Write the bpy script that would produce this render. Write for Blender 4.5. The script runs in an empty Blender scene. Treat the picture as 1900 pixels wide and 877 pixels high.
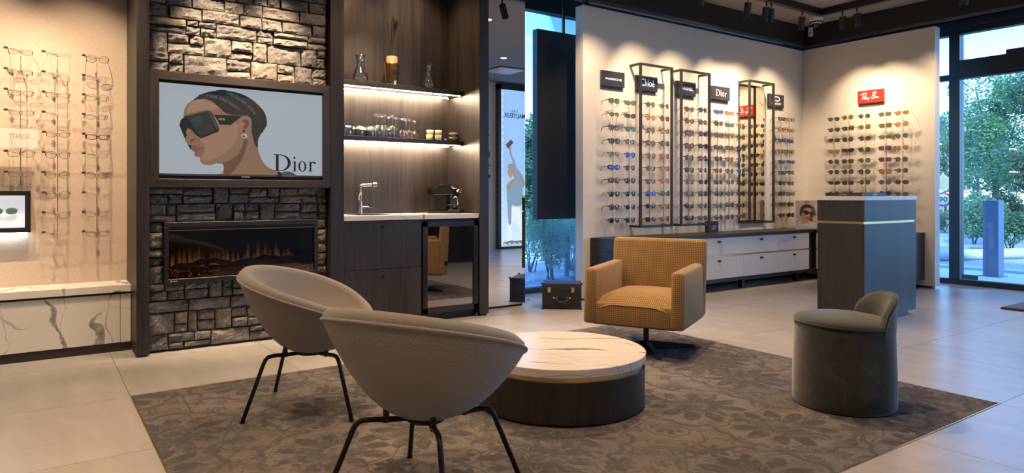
import bpy, bmesh, math, random
from math import sin, cos, pi, radians, sqrt, atan2
from mathutils import Vector, Matrix
R = random.Random(7)
S = bpy.context.scene
COL = S.collection
# ------------------------------------------------------------------ camera (24 mm lens, shifted down)
EYE, FPX, U0, V0 = 1.15, 1264.0, 950.0, 360.0
YAW = radians(54.97)
FW = Vector((cos(YAW), sin(YAW), 0)); RT = Vector((sin(YAW), -cos(YAW), 0)); UP = Vector((0, 0, 1))
CAM = Vector((0, 0, EYE))
cd = bpy.data.cameras.new('camera'); cam = bpy.data.objects.new('camera', cd); COL.objects.link(cam)
cam.location = CAM; cam.rotation_euler = (pi/2, 0, YAW - pi/2)
cd.sensor_width = 36; cd.lens = FPX/1900*36; cd.shift_y = -(438.5-V0)/1900; cd.clip_start = .05; cd.clip_end = 300
S.camera = cam
# ------------------------------------------------------------------ exposure and sky
vs = S.view_settings
vs.view_transform = 'Standard'; vs.look = 'None'; vs.gamma = 1; vs.use_curve_mapping = False
vs.exposure = 0.52
W = bpy.data.worlds.new('sky'); S.world = W; W.use_nodes = True
def make_sky():
    nt = W.node_tree; nt.nodes.clear(); L = nt.links.new
    n = nt.nodes.new
    tc = n('ShaderNodeTexCoord'); sx = n('ShaderNodeSeparateXYZ'); L(tc.outputs['Generated'], sx.inputs[0])
    grad = n('ShaderNodeValToRGB'); L(sx.outputs['Z'], grad.inputs[0])
    e = grad.color_ramp.elements
    e[0].position = 0.0; e[0].color = (.74, .74, .72, 1)
    e[1].position = .75; e[1].color = (.11, .27, .62, 1)
    a = e.new(.09); a.color = (.46, .62, .78, 1)
    a = e.new(.24); a.color = (.16, .36, .66, 1)
    mp = n('ShaderNodeMapping'); mp.inputs['Scale'].default_value = (1, 1, 2.6); L(tc.outputs['Generated'], mp.inputs[0])
    no = n('ShaderNodeTexNoise'); no.inputs['Scale'].default_value = 4.2; no.inputs['Detail'].default_value = 7; no.inputs['Roughness'].default_value = .58
    L(mp.outputs[0], no.inputs['Vector'])
    cr = n('ShaderNodeValToRGB'); L(no.outputs['Fac'], cr.inputs[0])
    cr.color_ramp.elements[0].position = .50; cr.color_ramp.elements[1].position = .64
    mx = n('ShaderNodeMixRGB'); L(cr.outputs[0], mx.inputs[0]); L(grad.outputs[0], mx.inputs[1]); mx.inputs[2].default_value = (.58, .60, .64, 1)
    bg = n('ShaderNodeBackground'); bg.inputs['Strength'].default_value = 6.3; L(mx.outputs[0], bg.inputs[0])
    out = n('ShaderNodeOutputWorld'); L(bg.outputs[0], out.inputs[0])
make_sky()
sl = bpy.data.lights.new('fill_sun', 'SUN'); sl.energy = 8.0; sl.color = (1.0, .86, .66); sl.angle = radians(3)
so = bpy.data.objects.new('fill_sun', sl); COL.objects.link(so); so.rotation_euler = Vector((.62, .52, -.60)).to_track_quat('-Z', 'Y').to_euler()  # added from behind the building to brighten the trees, not the evening side
# ------------------------------------------------------------------ pixel -> place
def ray(u, v): return FW + RT*((u-U0)/FPX) - UP*((v-V0)/FPX)
def gz(u, v, z=0.0):
    r = ray(u, v); return CAM + r*((z-EYE)/r.z)
def onY(u, v, y):
    r = ray(u, v); return CAM + r*(y/r.y)
def onX(u, v, x):
    r = ray(u, v); return CAM + r*(x/r.x)
# ------------------------------------------------------------------ mesh builder
class MB:
    def __init__(s): s.v = []; s.f = []; s.uv = None
    def add(s, vs, fs):
        o = len(s.v); s.v += [tuple(p) for p in vs]; s.f += [tuple(i+o for i in f) for f in fs]; return s
    def box(s, a, b):
        x0, y0, z0 = [min(p, q) for p, q in zip(a, b)]; x1, y1, z1 = [max(p, q) for p, q in zip(a, b)]
        return s.add([(x0,y0,z0),(x1,y0,z0),(x1,y1,z0),(x0,y1,z0),(x0,y0,z1),(x1,y0,z1),(x1,y1,z1),(x0,y1,z1)],
                     [(0,3,2,1),(4,5,6,7),(0,1,5,4),(1,2,6,5),(2,3,7,6),(3,0,4,7)])
    def hexa(s, p):   # eight corners, bottom ring then top ring
        return s.add(p, [(0,3,2,1),(4,5,6,7),(0,1,5,4),(1,2,6,5),(2,3,7,6),(3,0,4,7)])
    def lathe(s, prof, n=24, c=(0,0,0), cap0=True, cap1=True):
        vs = []; fs = []; m = len(prof)
        for i in range(n):
            a = 2*pi*i/n
            for r, z in prof: vs.append((c[0]+r*cos(a), c[1]+r*sin(a), c[2]+z))
        for i in range(n):
            j = (i+1) % n
            for k in range(m-1): fs.append((i*m+k, j*m+k, j*m+k+1, i*m+k+1))
        if cap0: fs.append(tuple(i*m for i in range(n))[::-1])
        if cap1: fs.append(tuple(i*m+m-1 for i in range(n)))
        return s.add(vs, fs)
    def tube(s, pts, r, n=8, closed=False, cap=True):
        pts = [Vector(p) for p in pts]; m = len(pts); vs = []; fs = []
        rr = r if isinstance(r, (list, tuple)) else [r]*m
        t0 = None; nrm = None
        for i in range(m):
            if closed: t = (pts[(i+1) % m]-pts[i-1])
            else: t = pts[min(i+1, m-1)]-pts[max(i-1, 0)]
            t.normalize()
            if nrm is None:
                a = Vector((0,0,1)) if abs(t.z) < .9 else Vector((1,0,0))
                nrm = t.cross(a).normalized()
            else:
                nrm = (nrm - t*nrm.dot(t)).normalized()
            b = t.cross(nrm)
            for k in range(n):
                a = 2*pi*k/n; vs.append(pts[i]+(nrm*cos(a)+b*sin(a))*rr[i])
        for i in range(m if closed else m-1):
            j = (i+1) % m
            for k in range(n):
                l = (k+1) % n; fs.append((i*n+k, i*n+l, j*n+l, j*n+k))
        if cap and not closed:
            fs.append(tuple(range(n))[::-1]); fs.append(tuple((m-1)*n+k for k in range(n)))
        return s.add(vs, fs)
    def cyl(s, a, b, r, n=16): return s.tube([a, b], r, n)
    def sph(s, c, r, n=12, m=8):
        r = r if isinstance(r, (tuple, list)) else (r, r, r); vs = []; fs = []
        for i in range(1, m):
            t = pi*i/m
            for k in range(n): vs.append((c[0]+r[0]*sin(t)*cos(2*pi*k/n), c[1]+r[1]*sin(t)*sin(2*pi*k/n), c[2]+r[2]*cos(t)))
        top = len(vs); vs += [(c[0], c[1], c[2]+r[2]), (c[0], c[1], c[2]-r[2])]
        for i in range(m-2):
            for k in range(n): l = (k+1) % n; fs.append((i*n+k, (i+1)*n+k, (i+1)*n+l, i*n+l))
        for k in range(n): l = (k+1) % n; fs.append((top, k, l)); fs.append((top+1, (m-2)*n+l, (m-2)*n+k))
        return s.add(vs, fs)
    def prism(s, pts, off):   # planar polygon swept by the vector off
        n = len(pts); off = Vector(off); a = [Vector(p) for p in pts]
        nor = Vector((0,0,0))
        for i in range(n): nor += a[i].cross(a[(i+1) % n])
        if nor.dot(off) > 0: a = a[::-1]
        vs = a+[p+off for p in a]
        fs = [tuple(range(n)), tuple(range(2*n-1, n-1, -1))]+[(i, i+n, (i+1) % n+n, (i+1) % n)[::1] for i in range(n)]
        return s.add(vs, fs)
    def xf(s, m): s.v = [tuple(m @ Vector(p)) for p in s.v]; return s
    def grid(s, P):            # rows of points
        h = len(P); w = len(P[0])
        return s.add([q for row in P for q in row], [(i*w+j, i*w+j+1, (i+1)*w+j+1, (i+1)*w+j) for i in range(h-1) for j in range(w-1)])
def origin(o):
    p = Vector((0, 0, 0))
    while o is not None: p += o.location; o = o.parent
    return p
def mesh_of(mb, name, mat, smooth=False, boxuv=0, fixn=False):
    me = bpy.data.meshes.new(name); me.from_pydata(mb.v, [], mb.f); me.update()
    if fixn:
        bm = bmesh.new(); bm.from_mesh(me); bmesh.ops.recalc_face_normals(bm, faces=bm.faces); bm.to_mesh(me); bm.free()
    if mat is not None: me.materials.append(mat)
    if smooth:
        me.polygons.foreach_set('use_smooth', [True]*len(me.polygons))
    if boxuv:
        uv = me.uv_layers.new(name='UVMap')
        for p in me.polygons:
            nx, ny, nz = [abs(q) for q in p.normal]
            for li in p.loop_indices:
                c = me.vertices[me.loops[li].vertex_index].co
                if nz >= nx and nz >= ny: q = (c.x, c.y)
                elif ny >= nx: q = (c.x, c.z)
                else: q = (c.y, c.z)
                uv.data[li].uv = (q[0]*boxuv, q[1]*boxuv)
    return me
def build(name, mb, mat, parent=None, world=False, smooth=False, bevel=0, seg=2, boxuv=0, fixn=False, autos=None, sub=0, label=None, kind=None):
    if world and parent is not None:
        o = origin(parent); mb.v = [(p[0]-o.x, p[1]-o.y, p[2]-o.z) for p in mb.v]
    me = mesh_of(mb, name, mat, smooth or autos is not None, boxuv, fixn)
    ob = bpy.data.objects.new(name, me); COL.objects.link(ob)
    if parent is not None: ob.parent = parent
    if bevel:
        m = ob.modifiers.new('bevel', 'BEVEL'); m.width = bevel; m.segments = seg; m.limit_method = 'ANGLE'; m.angle_limit = radians(40)
        if smooth: m.harden_normals = False
    if sub:
        m = ob.modifiers.new('sub', 'SUBSURF'); m.levels = sub; m.render_levels = sub
    if autos is not None:
        me.set_sharp_from_angle(angle=radians(autos))
    if label: ob['label'] = label
    if kind: ob['kind'] = kind
    return ob
def tag(o, label, cat, group=None):
    o['label'] = label; o['category'] = cat
    if group: o['group'] = group
    return o
def thing(name, label, cat, loc=(0,0,0), rz=0, group=None):
    o = bpy.data.objects.new(name, None); COL.objects.link(o); o.empty_display_size = .1
    o.location = loc; o.rotation_euler = (0, 0, rz)
    return tag(o, label, cat, group)
def struct(name, mb, mat, **k):
    o = build(name, mb, mat, **k); o['kind'] = 'structure'; return o
def copy_tree(o, parent=None):
    c = o.copy(); COL.objects.link(c); c.parent = parent
    for ch in o.children: copy_tree(ch, c)
    return c
def inst(name, me, parent, mat=None, loc=(0,0,0)):
    o = bpy.data.objects.new(name, me); COL.objects.link(o); o.parent = parent; o.location = loc
    if mat is not None:
        o.material_slots[0].link = 'OBJECT'; o.material_slots[0].material = mat
    return o
# ------------------------------------------------------------------ material helpers
class NT:
    def __init__(s, name):
        s.m = bpy.data.materials.new(name); s.m.use_nodes = True; s.t = s.m.node_tree; s.N = s.t.nodes; s.L = s.t.links.new
        s.b = s.N['Principled BSDF']; s.out = s.N['Material Output']
        s.tc = None
    def n(s, ty, **k):
        x = s.N.new('ShaderNode'+ty)
        for a, b in k.items(): setattr(x, a, b)
        return x
    def put(s, sock, val):
        if hasattr(val, 'is_output') or hasattr(val, 'links'): s.L(val, sock)
        elif isinstance(val, (tuple, list)) and len(val) == 3 and sock.type == 'RGBA': sock.default_value = (*val, 1)
        else: sock.default_value = val
    def co(s, which='Object'):
        if s.tc is None: s.tc = s.n('TexCoord')
        return s.tc.outputs[which]
    def pos(s): return s.n('NewGeometry').outputs['Position']
    def map(s, vec, scale=(1,1,1), loc=(0,0,0), rot=(0,0,0)):
        m = s.n('Mapping'); s.L(vec, m.inputs['Vector']); m.inputs['Scale'].default_value = scale; m.inputs['Location'].default_value = loc; m.inputs['Rotation'].default_value = rot
        return m.outputs[0]
    def noise(s, vec, scale=5, detail=4, rough=.5, dist=0):
        x = s.n('TexNoise'); s.L(vec, x.inputs['Vector'])
        for k, v in (('Scale', scale), ('Detail', detail), ('Roughness', rough), ('Distortion', dist)): x.inputs[k].default_value = v
        return x.outputs['Fac']
    def noisec(s, vec, scale=5, detail=4):
        x = s.n('TexNoise'); s.L(vec, x.inputs['Vector']); x.inputs['Scale'].default_value = scale; x.inputs['Detail'].default_value = detail
        return x.outputs['Color']
    def ramp(s, fac, stops, interp='LINEAR'):
        r = s.n('ValToRGB'); s.put(r.inputs[0], fac); e = r.color_ramp.elements; r.color_ramp.interpolation = interp
        stops = [(p, c if isinstance(c, (tuple, list)) else (c, c, c)) for p, c in stops]
        e[0].position, e[0].color = stops[0][0], (*stops[0][1], 1)
        e[1].position, e[1].color = stops[-1][0], (*stops[-1][1], 1)
        for p, c in stops[1:-1]:
            q = e.new(p); q.color = (*c, 1)
        return r.outputs[0]
    def mix(s, f, a, b, mode='MIX'):
        x = s.n('MixRGB', blend_type=mode); s.put(x.inputs[0], f); s.put(x.inputs[1], a); s.put(x.inputs[2], b); return x.outputs[0]
    def math(s, op, a, b=0.0, c=0.0, clamp=False):
        x = s.n('Math', operation=op, use_clamp=clamp); s.put(x.inputs[0], a); s.put(x.inputs[1], b); s.put(x.inputs[2], c); return x.outputs[0]
    def vmath(s, op, a, b=(0,0,0)):
        x = s.n('VectorMath', operation=op); s.put(x.inputs[0], a)
        if hasattr(b, 'links'): s.L(b, x.inputs[1])
        else: x.inputs[1].default_value = b
        return x.outputs['Value'] if op in ('LENGTH', 'DOT_PRODUCT', 'DISTANCE') else x.outputs[0]
    def sep(s, v):
        x = s.n('SeparateXYZ'); s.L(v, x.inputs[0]); return x.outputs
    def comb(s, x=0.0, y=0.0, z=0.0):
        c = s.n('CombineXYZ'); s.put(c.inputs[0], x); s.put(c.inputs[1], y); s.put(c.inputs[2], z); return c.outputs[0]
    def rnd(s): return s.n('ObjectInfo').outputs['Random']
    def bump(s, h, strength=.3, dist=.01):
        x = s.n('Bump'); s.L(h, x.inputs['Height']); x.inputs['Strength'].default_value = strength; x.inputs['Distance'].default_value = dist
        s.L(x.outputs[0], s.b.inputs['Normal']); return x
    def set(s, **k):
        names = {'col': 'Base Color', 'rough': 'Roughness', 'metal': 'Metallic', 'alpha': 'Alpha', 'ior': 'IOR', 'trans': 'Transmission Weight', 'emit': 'Emission Color', 'estr': 'Emission Strength', 'coat': 'Coat Weight', 'spec': 'Specular IOR Level', 'sheen': 'Sheen Weight'}
        for a, b in k.items(): s.put(s.b.inputs[names[a]], b)
        return s
def plain(name, col, rough=.5, metal=0, **k): return NT(name).set(col=col, rough=rough, metal=metal, **k).m
def emis(name, col, st, base=(.02,.02,.02)):
    return NT(name).set(col=base, rough=.5, emit=col, estr=st).m
def wood(name, c0, c1, axis='z', rough=.45):
    t = NT(name); sc = {'z': (38, 38, 1.6), 'x': (1.6, 38, 38), 'y': (38, 1.6, 38)}[axis]
    ad = t.vmath('ADD', t.pos(), t.comb(t.math('MULTIPLY', t.rnd(), 7.3), t.math('MULTIPLY', t.rnd(), 3.1), 0.0))
    g = t.noise(t.map(ad, sc), 1, 5, .6, .4)
    h = t.noise(t.map(ad, tuple(q*.16 for q in sc)), 1, 3, .5, 1.2)
    f = t.math('ADD', t.math('MULTIPLY', g, .6), t.math('MULTIPLY', h, .45))
    t.set(col=t.ramp(f, [(.36, c0), (.52, tuple((a+b)/2 for a, b in zip(c0, c1))), (.68, c1)]), rough=rough)
    t.bump(g, .12, .002); return t.m
def marble(name, base, vein, sets, rough=.22):
    t = NT(name); p = t.pos(); f = None
    wob = t.noise(p, 1.7, 5, .55); fine = t.noise(p, 11, 4, .6)
    for i, (d, freq, amp, wmax, k) in enumerate(sets):
        q = t.map(p, loc=(i*3.7, i*1.9, i*5.3)); n = t.noise(q, 1.25, 3, .5)
        s = t.math('ADD', t.math('MULTIPLY', t.vmath('DOT_PRODUCT', p, d), freq), t.math('MULTIPLY', t.math('SUBTRACT', n, .5), amp))
        s = t.math('ADD', s, t.math('MULTIPLY', t.math('SUBTRACT', fine, .5), .10))
        dist = t.math('DIVIDE', t.math('ABSOLUTE', t.math('SUBTRACT', t.math('FRACT', s), .5)), freq)
        mask = t.noise(t.map(p, loc=(i*2.3+7, i*4.1, 2.0)), 2.1, 2)
        w = t.math('ADD', t.math('MULTIPLY', t.ramp(mask, [(.44, 0.0), (.70, 1.0)]), wmax), .0012)
        v = t.ramp(t.math('SUBTRACT', 1.0, t.math('DIVIDE', dist, w), clamp=True), [(0, 0.0), (.25, .8), (1, 1.0)])
        v = t.math('MULTIPLY', t.math('MULTIPLY', v, t.ramp(mask, [(.40, 0.0), (.50, k)])), t.ramp(fine, [(.3, .5), (.6, 1.0)]))
        f = v if f is None else t.math('MAXIMUM', f, v)
    t.set(col=t.mix(f, base, vein), rough=rough); return t.m
def glassy(name, tint=(1,1,1), refl=.12, rough=.02, fk=.8):
    t = NT(name); tr = t.n('BsdfTransparent'); tr.inputs[0].default_value = (*tint, 1)
    gl = t.n('BsdfGlossy'); gl.inputs['Roughness'].default_value = rough
    fr = t.n('LayerWeight'); fr.inputs[0].default_value = .35
    f = t.math('ADD', t.math('MULTIPLY', fr.outputs['Fresnel'], fk), refl*.3, clamp=True)
    mx = t.n('MixShader'); t.L(f, mx.inputs[0]); t.L(tr.outputs[0], mx.inputs[1]); t.L(gl.outputs[0], mx.inputs[2])
    t.L(mx.outputs[0], t.out.inputs[0]); return t.m
def weave(name, c0, c1, freq=260, rough=.9, bumpk=.4, slub=True):
    t = NT(name); uv = t.co('UV'); x, y, z = t.sep(uv)
    a = t.math('SINE', t.math('MULTIPLY', x, freq)); b = t.math('SINE', t.math('MULTIPLY', y, freq))
    w = t.math('MULTIPLY', a, b); h = t.math('ADD', t.math('MULTIPLY', w, .5), .5)
    n = t.noise(t.map(uv, (1, 1, 1)), 230, 3, .7)
    f = t.math('ADD', t.math('MULTIPLY', h, .45), t.math('MULTIPLY', n, .6))
    t.set(col=t.ramp(f, [(.25, c0), (.80, c1)]), rough=rough, sheen=.3); t.bump(h, bumpk, .002); return t.m
# ------------------------------------------------------------------ materials
WOOD = wood('dark_oak', (.0135, .0108, .0095), (.046, .0365, .031))
WOODX = wood('dark_oak_along', (.0135, .0108, .0095), (.046, .0365, .031), 'x')
WOODY = wood('dark_oak_across', (.0135, .0108, .0095), (.046, .0365, .031), 'y')
MARB = marble('white_marble', (.80, .765, .72), (.17, .15, .135), [((.86, .5, .42), 1.5, 1.6, .045, 1.0), ((.80, -.4, -.50), 1.3, 1.6, .040, 1.0), ((.3, .6, .85), 4.0, 2.2, .005, .6), ((.95, .2, .15), 3.6, 2.4, .006, .6)], .2)
MARBT = marble('table_marble', (.82, .775, .70), (.21, .15, .095), [((.60, .80, .1), 3.3, 1.5, .042, 1.0), ((.45, .89, .1), 7.0, 1.8, .004, .7), ((.93, .35, .1), 3.0, 2.6, .005, .7), ((.574, .819, .6), 11.0, 1.4, .003, .5)], .22)
GOLD = plain('brushed_gold', (.75, .55, .26), .28, 1)
BLACK = plain('black_metal', (.012, .012, .013), .42)
BLACKP = plain('black_plastic', (.01, .01, .011), .25)
CHROME = plain('chrome', (.75, .74, .72), .12, 1)
STEEL = plain('brushed_steel', (.62, .56, .50), .25, 1)
WHITE = plain('white_lacquer', (.80, .78, .75), .35)
CREAM = plain('cream_panel', (.74, .70, .635), .55)
PLAST = plain('plaster', (.62, .58, .53), .8)
FRAMEG = plain('window_aluminium', (.035, .042, .05), .35, .3)
GLASS = glassy('window_glass', (.62, .82, 1.0), .10)  # blue tint stands in for the cool cast of incoming daylight
CLEAR = glassy('clear_glass', (1.0, 1.0, 1.0), .36, .01, .6)
DARKGLASS = glassy('smoked_glass', (.16, .16, .17), .12, .02)
MIRROR = plain('mirror_silver', (.86, .88, .88), .01, 1)
WHITEP = plain('white_plastic', (.75, .73, .70), .4)
LED = emis('led_light', (1.0, .76, .52), 210)
def tile_mat():
    t = NT('stone_tile'); p = t.pos()
    q = t.vmath('ADD', p, t.comb(t.math('MULTIPLY', t.rnd(), 9.0), t.math('MULTIPLY', t.rnd(), 5.0), 0.0))
    n1 = t.noise(q, 1.6, 6, .6, .6); n2 = t.noise(q, 26, 5, .6); n3 = t.noise(t.map(q, (6, .8, 1), rot=(0, 0, .5)), 1.5, 4)
    f = t.math('ADD', t.math('ADD', t.math('MULTIPLY', n1, .5), t.math('MULTIPLY', n2, .12)), t.math('MULTIPLY', n3, .38))
    c = t.ramp(f, [(.34, (.40, .378, .352)), (.5, (.455, .43, .402)), (.66, (.51, .485, .458))])
    t.set(col=c, rough=.27, spec=.5); return t.m
TILE = tile_mat()
GROUT = plain('grout', (.20, .18, .165), .9)
def linen():
    t = NT('linen_wallcloth'); x, y, z = t.sep(t.pos())
    a = t.noise(t.comb(t.math('MULTIPLY', x, 420.0), 0.0, t.math('MULTIPLY', z, 30.0)), 1, 2)
    b = t.noise(t.comb(t.math('MULTIPLY', x, 30.0), 0.0, t.math('MULTIPLY', z, 420.0)), 1, 2)
    f = t.math('MULTIPLY', t.math('ADD', a, b), .5)
    t.set(col=t.ramp(f, [(.3, (.47, .37, .29)), (.7, (.66, .55, .45))]), rough=.9); t.bump(f, .25, .002); return t.m
LINEN = linen()
def carpet():
    t = NT('damask_carpet'); p = t.pos()
    wob = t.vmath('SCALE', t.vmath('SUBTRACT', t.noisec(p, 5, 3), (.5, .5, .5))); wob.node.inputs['Scale'].default_value = .045
    q = t.vmath('ADD', p, wob)
    def flowers(scale, petals, off, lim, rand=.55):
        v = t.n('TexVoronoi'); v.inputs['Scale'].default_value = scale; v.inputs['Randomness'].default_value = rand; v.voronoi_dimensions = '2D'
        m = t.map(q, loc=off); t.L(m, v.inputs['Vector'])
        d = t.vmath('SUBTRACT', m, v.outputs['Position']); x, y, z = t.sep(d)
        th = t.math('ARCTAN2', y, x); r = v.outputs['Distance']
        pet = t.math('ABSOLUTE', t.math('SINE', t.math('MULTIPLY', th, petals)))
        pet2 = t.math('ABSOLUTE', t.math('COSINE', t.math('MULTIPLY', th, petals)))
        outer = t.ramp(t.math('DIVIDE', r, t.math('ADD', t.math('MULTIPLY', pet, lim*.5), lim*.5)), [(.93, 1.0), (1.0, 0.0)])
        hole = t.ramp(t.math('DIVIDE', r, t.math('ADD', t.math('MULTIPLY', pet2, lim*.28), lim*.34)), [(.80, 0.0), (.89, 1.0), (.98, .0)]) 
        core = t.ramp(t.math('DIVIDE', r, lim*.5), [(.28, 0.0), (.36, .8), (.46, 0.0)])
        slit = t.ramp(pet, [(.10, 1.0), (.22, 0.0)])
        body = t.math('MULTIPLY', outer, t.math('SUBTRACT', 1.0, t.math('MAXIMUM', t.math('MAXIMUM', t.math('MULTIPLY', hole, .85), core), t.math('MULTIPLY', slit, .7)), clamp=True))
        ring = t.ramp(t.math('ABSOLUTE', t.math('SUBTRACT', t.math('DIVIDE', r, t.math('ADD', t.math('MULTIPLY', pet, lim*.12), lim*1.12)), 1.0)), [(.03, .85), (.06, 0.0)])
        return t.math('MAXIMUM', body, ring)
    a = flowers(1.7, 5.5, (.3, .1, 0), .46, .75); b = flowers(4.6, 3.5, (2.2, 1.4, 0), .40, .85); c = flowers(9.5, 2.5, (5.1, 3.3, 0), .40, .95)
    vine = t.n('TexVoronoi'); vine.feature = 'DISTANCE_TO_EDGE'; vine.voronoi_dimensions = '2D'; vine.inputs['Scale'].default_value = 3.1; t.L(t.map(q, loc=(1.3, .4, 0)), vine.inputs['Vector'])
    vl = t.ramp(vine.outputs['Distance'], [(.010, .8), (.028, 0.0)])
    worn = t.noise(p, 9, 5, .7); big = t.noise(p, 1.1, 3)
    where = t.ramp(t.noise(p, 1.9, 2), [(.42, 0.0), (.55, 1.0)])
    pat = t.math('MAXIMUM', t.math('MAXIMUM', a, t.math('MULTIPLY', b, where)), t.math('MAXIMUM', t.math('MULTIPLY', c, t.math('SUBTRACT', .8, t.math('MULTIPLY', where, .6))), vl))
    pat = t.math('MULTIPLY', pat, t.ramp(worn, [(.34, .20), (.50, 1.0)]))
    pile = t.noise(p, 330, 2, .7)
    c = t.mix(t.math('MULTIPLY', pat, .9), t.mix(t.ramp(big, [(.35, 0.0), (.65, 1.0)]), (.150, .135, .126), (.212, .188, .171)), (.060, .058, .061))
    c = t.mix(t.math('MULTIPLY', t.ramp(pile, [(.35, 0.0), (.65, 1.0)]), .35), c, t.mix(.5, c, (.36, .31, .27)))
    t.set(col=c, rough=1.0, spec=.1); t.bump(pile, .6, .004); return t.m
CARPET = carpet()
def stone_mat():
    t = NT('rough_fieldstone'); p = t.pos(); r = t.rnd()
    q = t.vmath('ADD', p, t.comb(t.math('MULTIPLY', r, 31.0), t.math('MULTIPLY', r, 17.0), t.math('MULTIPLY', r, 11.0)))
    n1 = t.noise(q, 10, 6, .68, .9); n2 = t.noise(q, 60, 6, .75); n3 = t.noise(q, 4, 3); n4 = t.noise(q, 150, 4, .7)
    base = t.ramp(r, [(0, (.13, .124, .121)), (.25, (.175, .163, .152)), (.5, (.105, .103, .106)), (.80, (.25, .222, .195)), (.92, (.27, .215, .15)), (1, (.40, .27, .13))])
    f = t.math('ADD', t.math('ADD', t.math('MULTIPLY', n1, .45), t.math('MULTIPLY', n2, .38)), t.math('MULTIPLY', n4, .17))
    c = t.mix(t.ramp(f, [(.42, 0.0), (.60, 1.0)]), t.mix(.45, base, (.035, .034, .035)), t.mix(.40, base, (.50, .46, .41)))
    vn = t.ramp(t.math('ABSOLUTE', t.math('SUBTRACT', t.noise(q, 7, 2, .4, 1.5), .5)), [(.0, .8), (.012, 0.0)])
    c = t.mix(t.math('MULTIPLY', vn, t.ramp(n3, [(.45, 0.0), (.55, .8)])), c, (.55, .50, .44))
    c = t.mix(t.math('MULTIPLY', t.ramp(n3, [(.62, 0.0), (.74, 1.0)]), .35), c, (.32, .22, .11))
    t.set(col=c, rough=.75); t.bump(f, 1.0, .03); return t.m
STONE = stone_mat()
MORTAR = plain('stone_bedding', (.10, .09, .08), .95)
# ------------------------------------------------------------------ the setting
YW, YF, YN = 6.04, 5.43, 6.03          # left display wall, front of the fireplace wall, back of the niche
YS, XR = 5.559, 8.94                    # the two cream display walls
WX, WY, HC = 9.65, 6.36, 3.5            # window walls, ceiling height
TX0, TPX, TY0, TPY = .447, .974, 1.525, .964
floor = struct('floor', MB().box((-3.5, -3.3, -.12), (WX+.02, WY+.02, -.006)), GROUT)
for i in range(-5, 11):
    for j in range(-6, 7):
        if 0 <= i < 4 and 0 <= j < 3: continue
        x0, x1 = max(TX0+i*TPX+.0015, -3.5), min(TX0+(i+1)*TPX-.0015, WX)
        y0, y1 = max(TY0+j*TPY+.0015, -3.3), min(TY0+(j+1)*TPY-.0015, WY)
        if x1-x0 < .02 or y1-y0 < .02: continue
        build('floor_tile', MB().box((x0, y0, -.0058), (x1, y1, 0)), TILE, floor)
rug = thing('inset_carpet', 'taupe carpet with faded dark floral damask, set flush into the tiled floor', 'carpet', (TX0+2*TPX, TY0+1.5*TPY, 0))
build('pile', MB().box((TX0+.004, TY0+.004, -.0058), (TX0+4*TPX-.004, TY0+3*TPY-.004, .004)), CARPET, rug, True)
m = MB(); a0, a1, b0, b1 = TX0-.001, TX0+4*TPX+.001, TY0-.001, TY0+3*TPY+.001
for p, q in (((a0, b0), (a0+.005, b1)), ((a1-.005, b0), (a1, b1)), ((a0, b0), (a1, b0+.005)), ((a0, b1-.005), (a1, b1))): m.box((*p, -.0058), (*q, .0035))
build('edge_trim', m, GOLD, rug, True)
ceilm = plain('ceiling_paint', (.30, .285, .27), .85)
struct('ceiling', MB().box((-3.6, -3.4, HC), (WX+.3, WY+.3, HC+.12)), ceilm)
struct('wall_left', MB().box((-3.5, YW, 0), (.586, YW+.15, HC)), LINEN)
struct('wall_side', MB().box((-3.6, -3.3, 0), (-3.5, YW+.15, HC)), PLAST)
struct('wall_front', MB().box((-3.5, -3.4, 0), (6.6, -3.3, HC)), PLAST)
struct('wall_entrance', MB().box((7.55, -.62, 0), (8.9, -.5, HC)), CREAM)
# dark oak posts of the fireplace wall
struct('trim_1', MB().box((.586, YF, .012), (.667, YW+.1, HC)), WOOD, bevel=.002)
struct('trim_2', MB().box((1.99, YF, .012), (2.105, YN+.1, HC)), WOOD, bevel=.002)
struct('trim_3', MB().box((3.434, YF, .02), (3.537, YN+.1, HC)), WOOD, bevel=.002)
build('foot', MB().box((3.45, YF+.01, 0), (3.52, YF+.06, .02)), BLACK, bpy.data.objects['trim_3'])
build('foot', MB().box((.60, YF+.012, 0), (.655, YF+.06, .012)), BLACK, bpy.data.objects['trim_1'])
struct('wall_niche', MB().box((2.105, YN, 0), (3.434, YN+.1, HC)), WOOD)
struct('wall_return', MB().box((3.537, 5.72, 0), (3.62, WY, HC)), plain('grey_side', (.25, .24, .23), .6))
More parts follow.
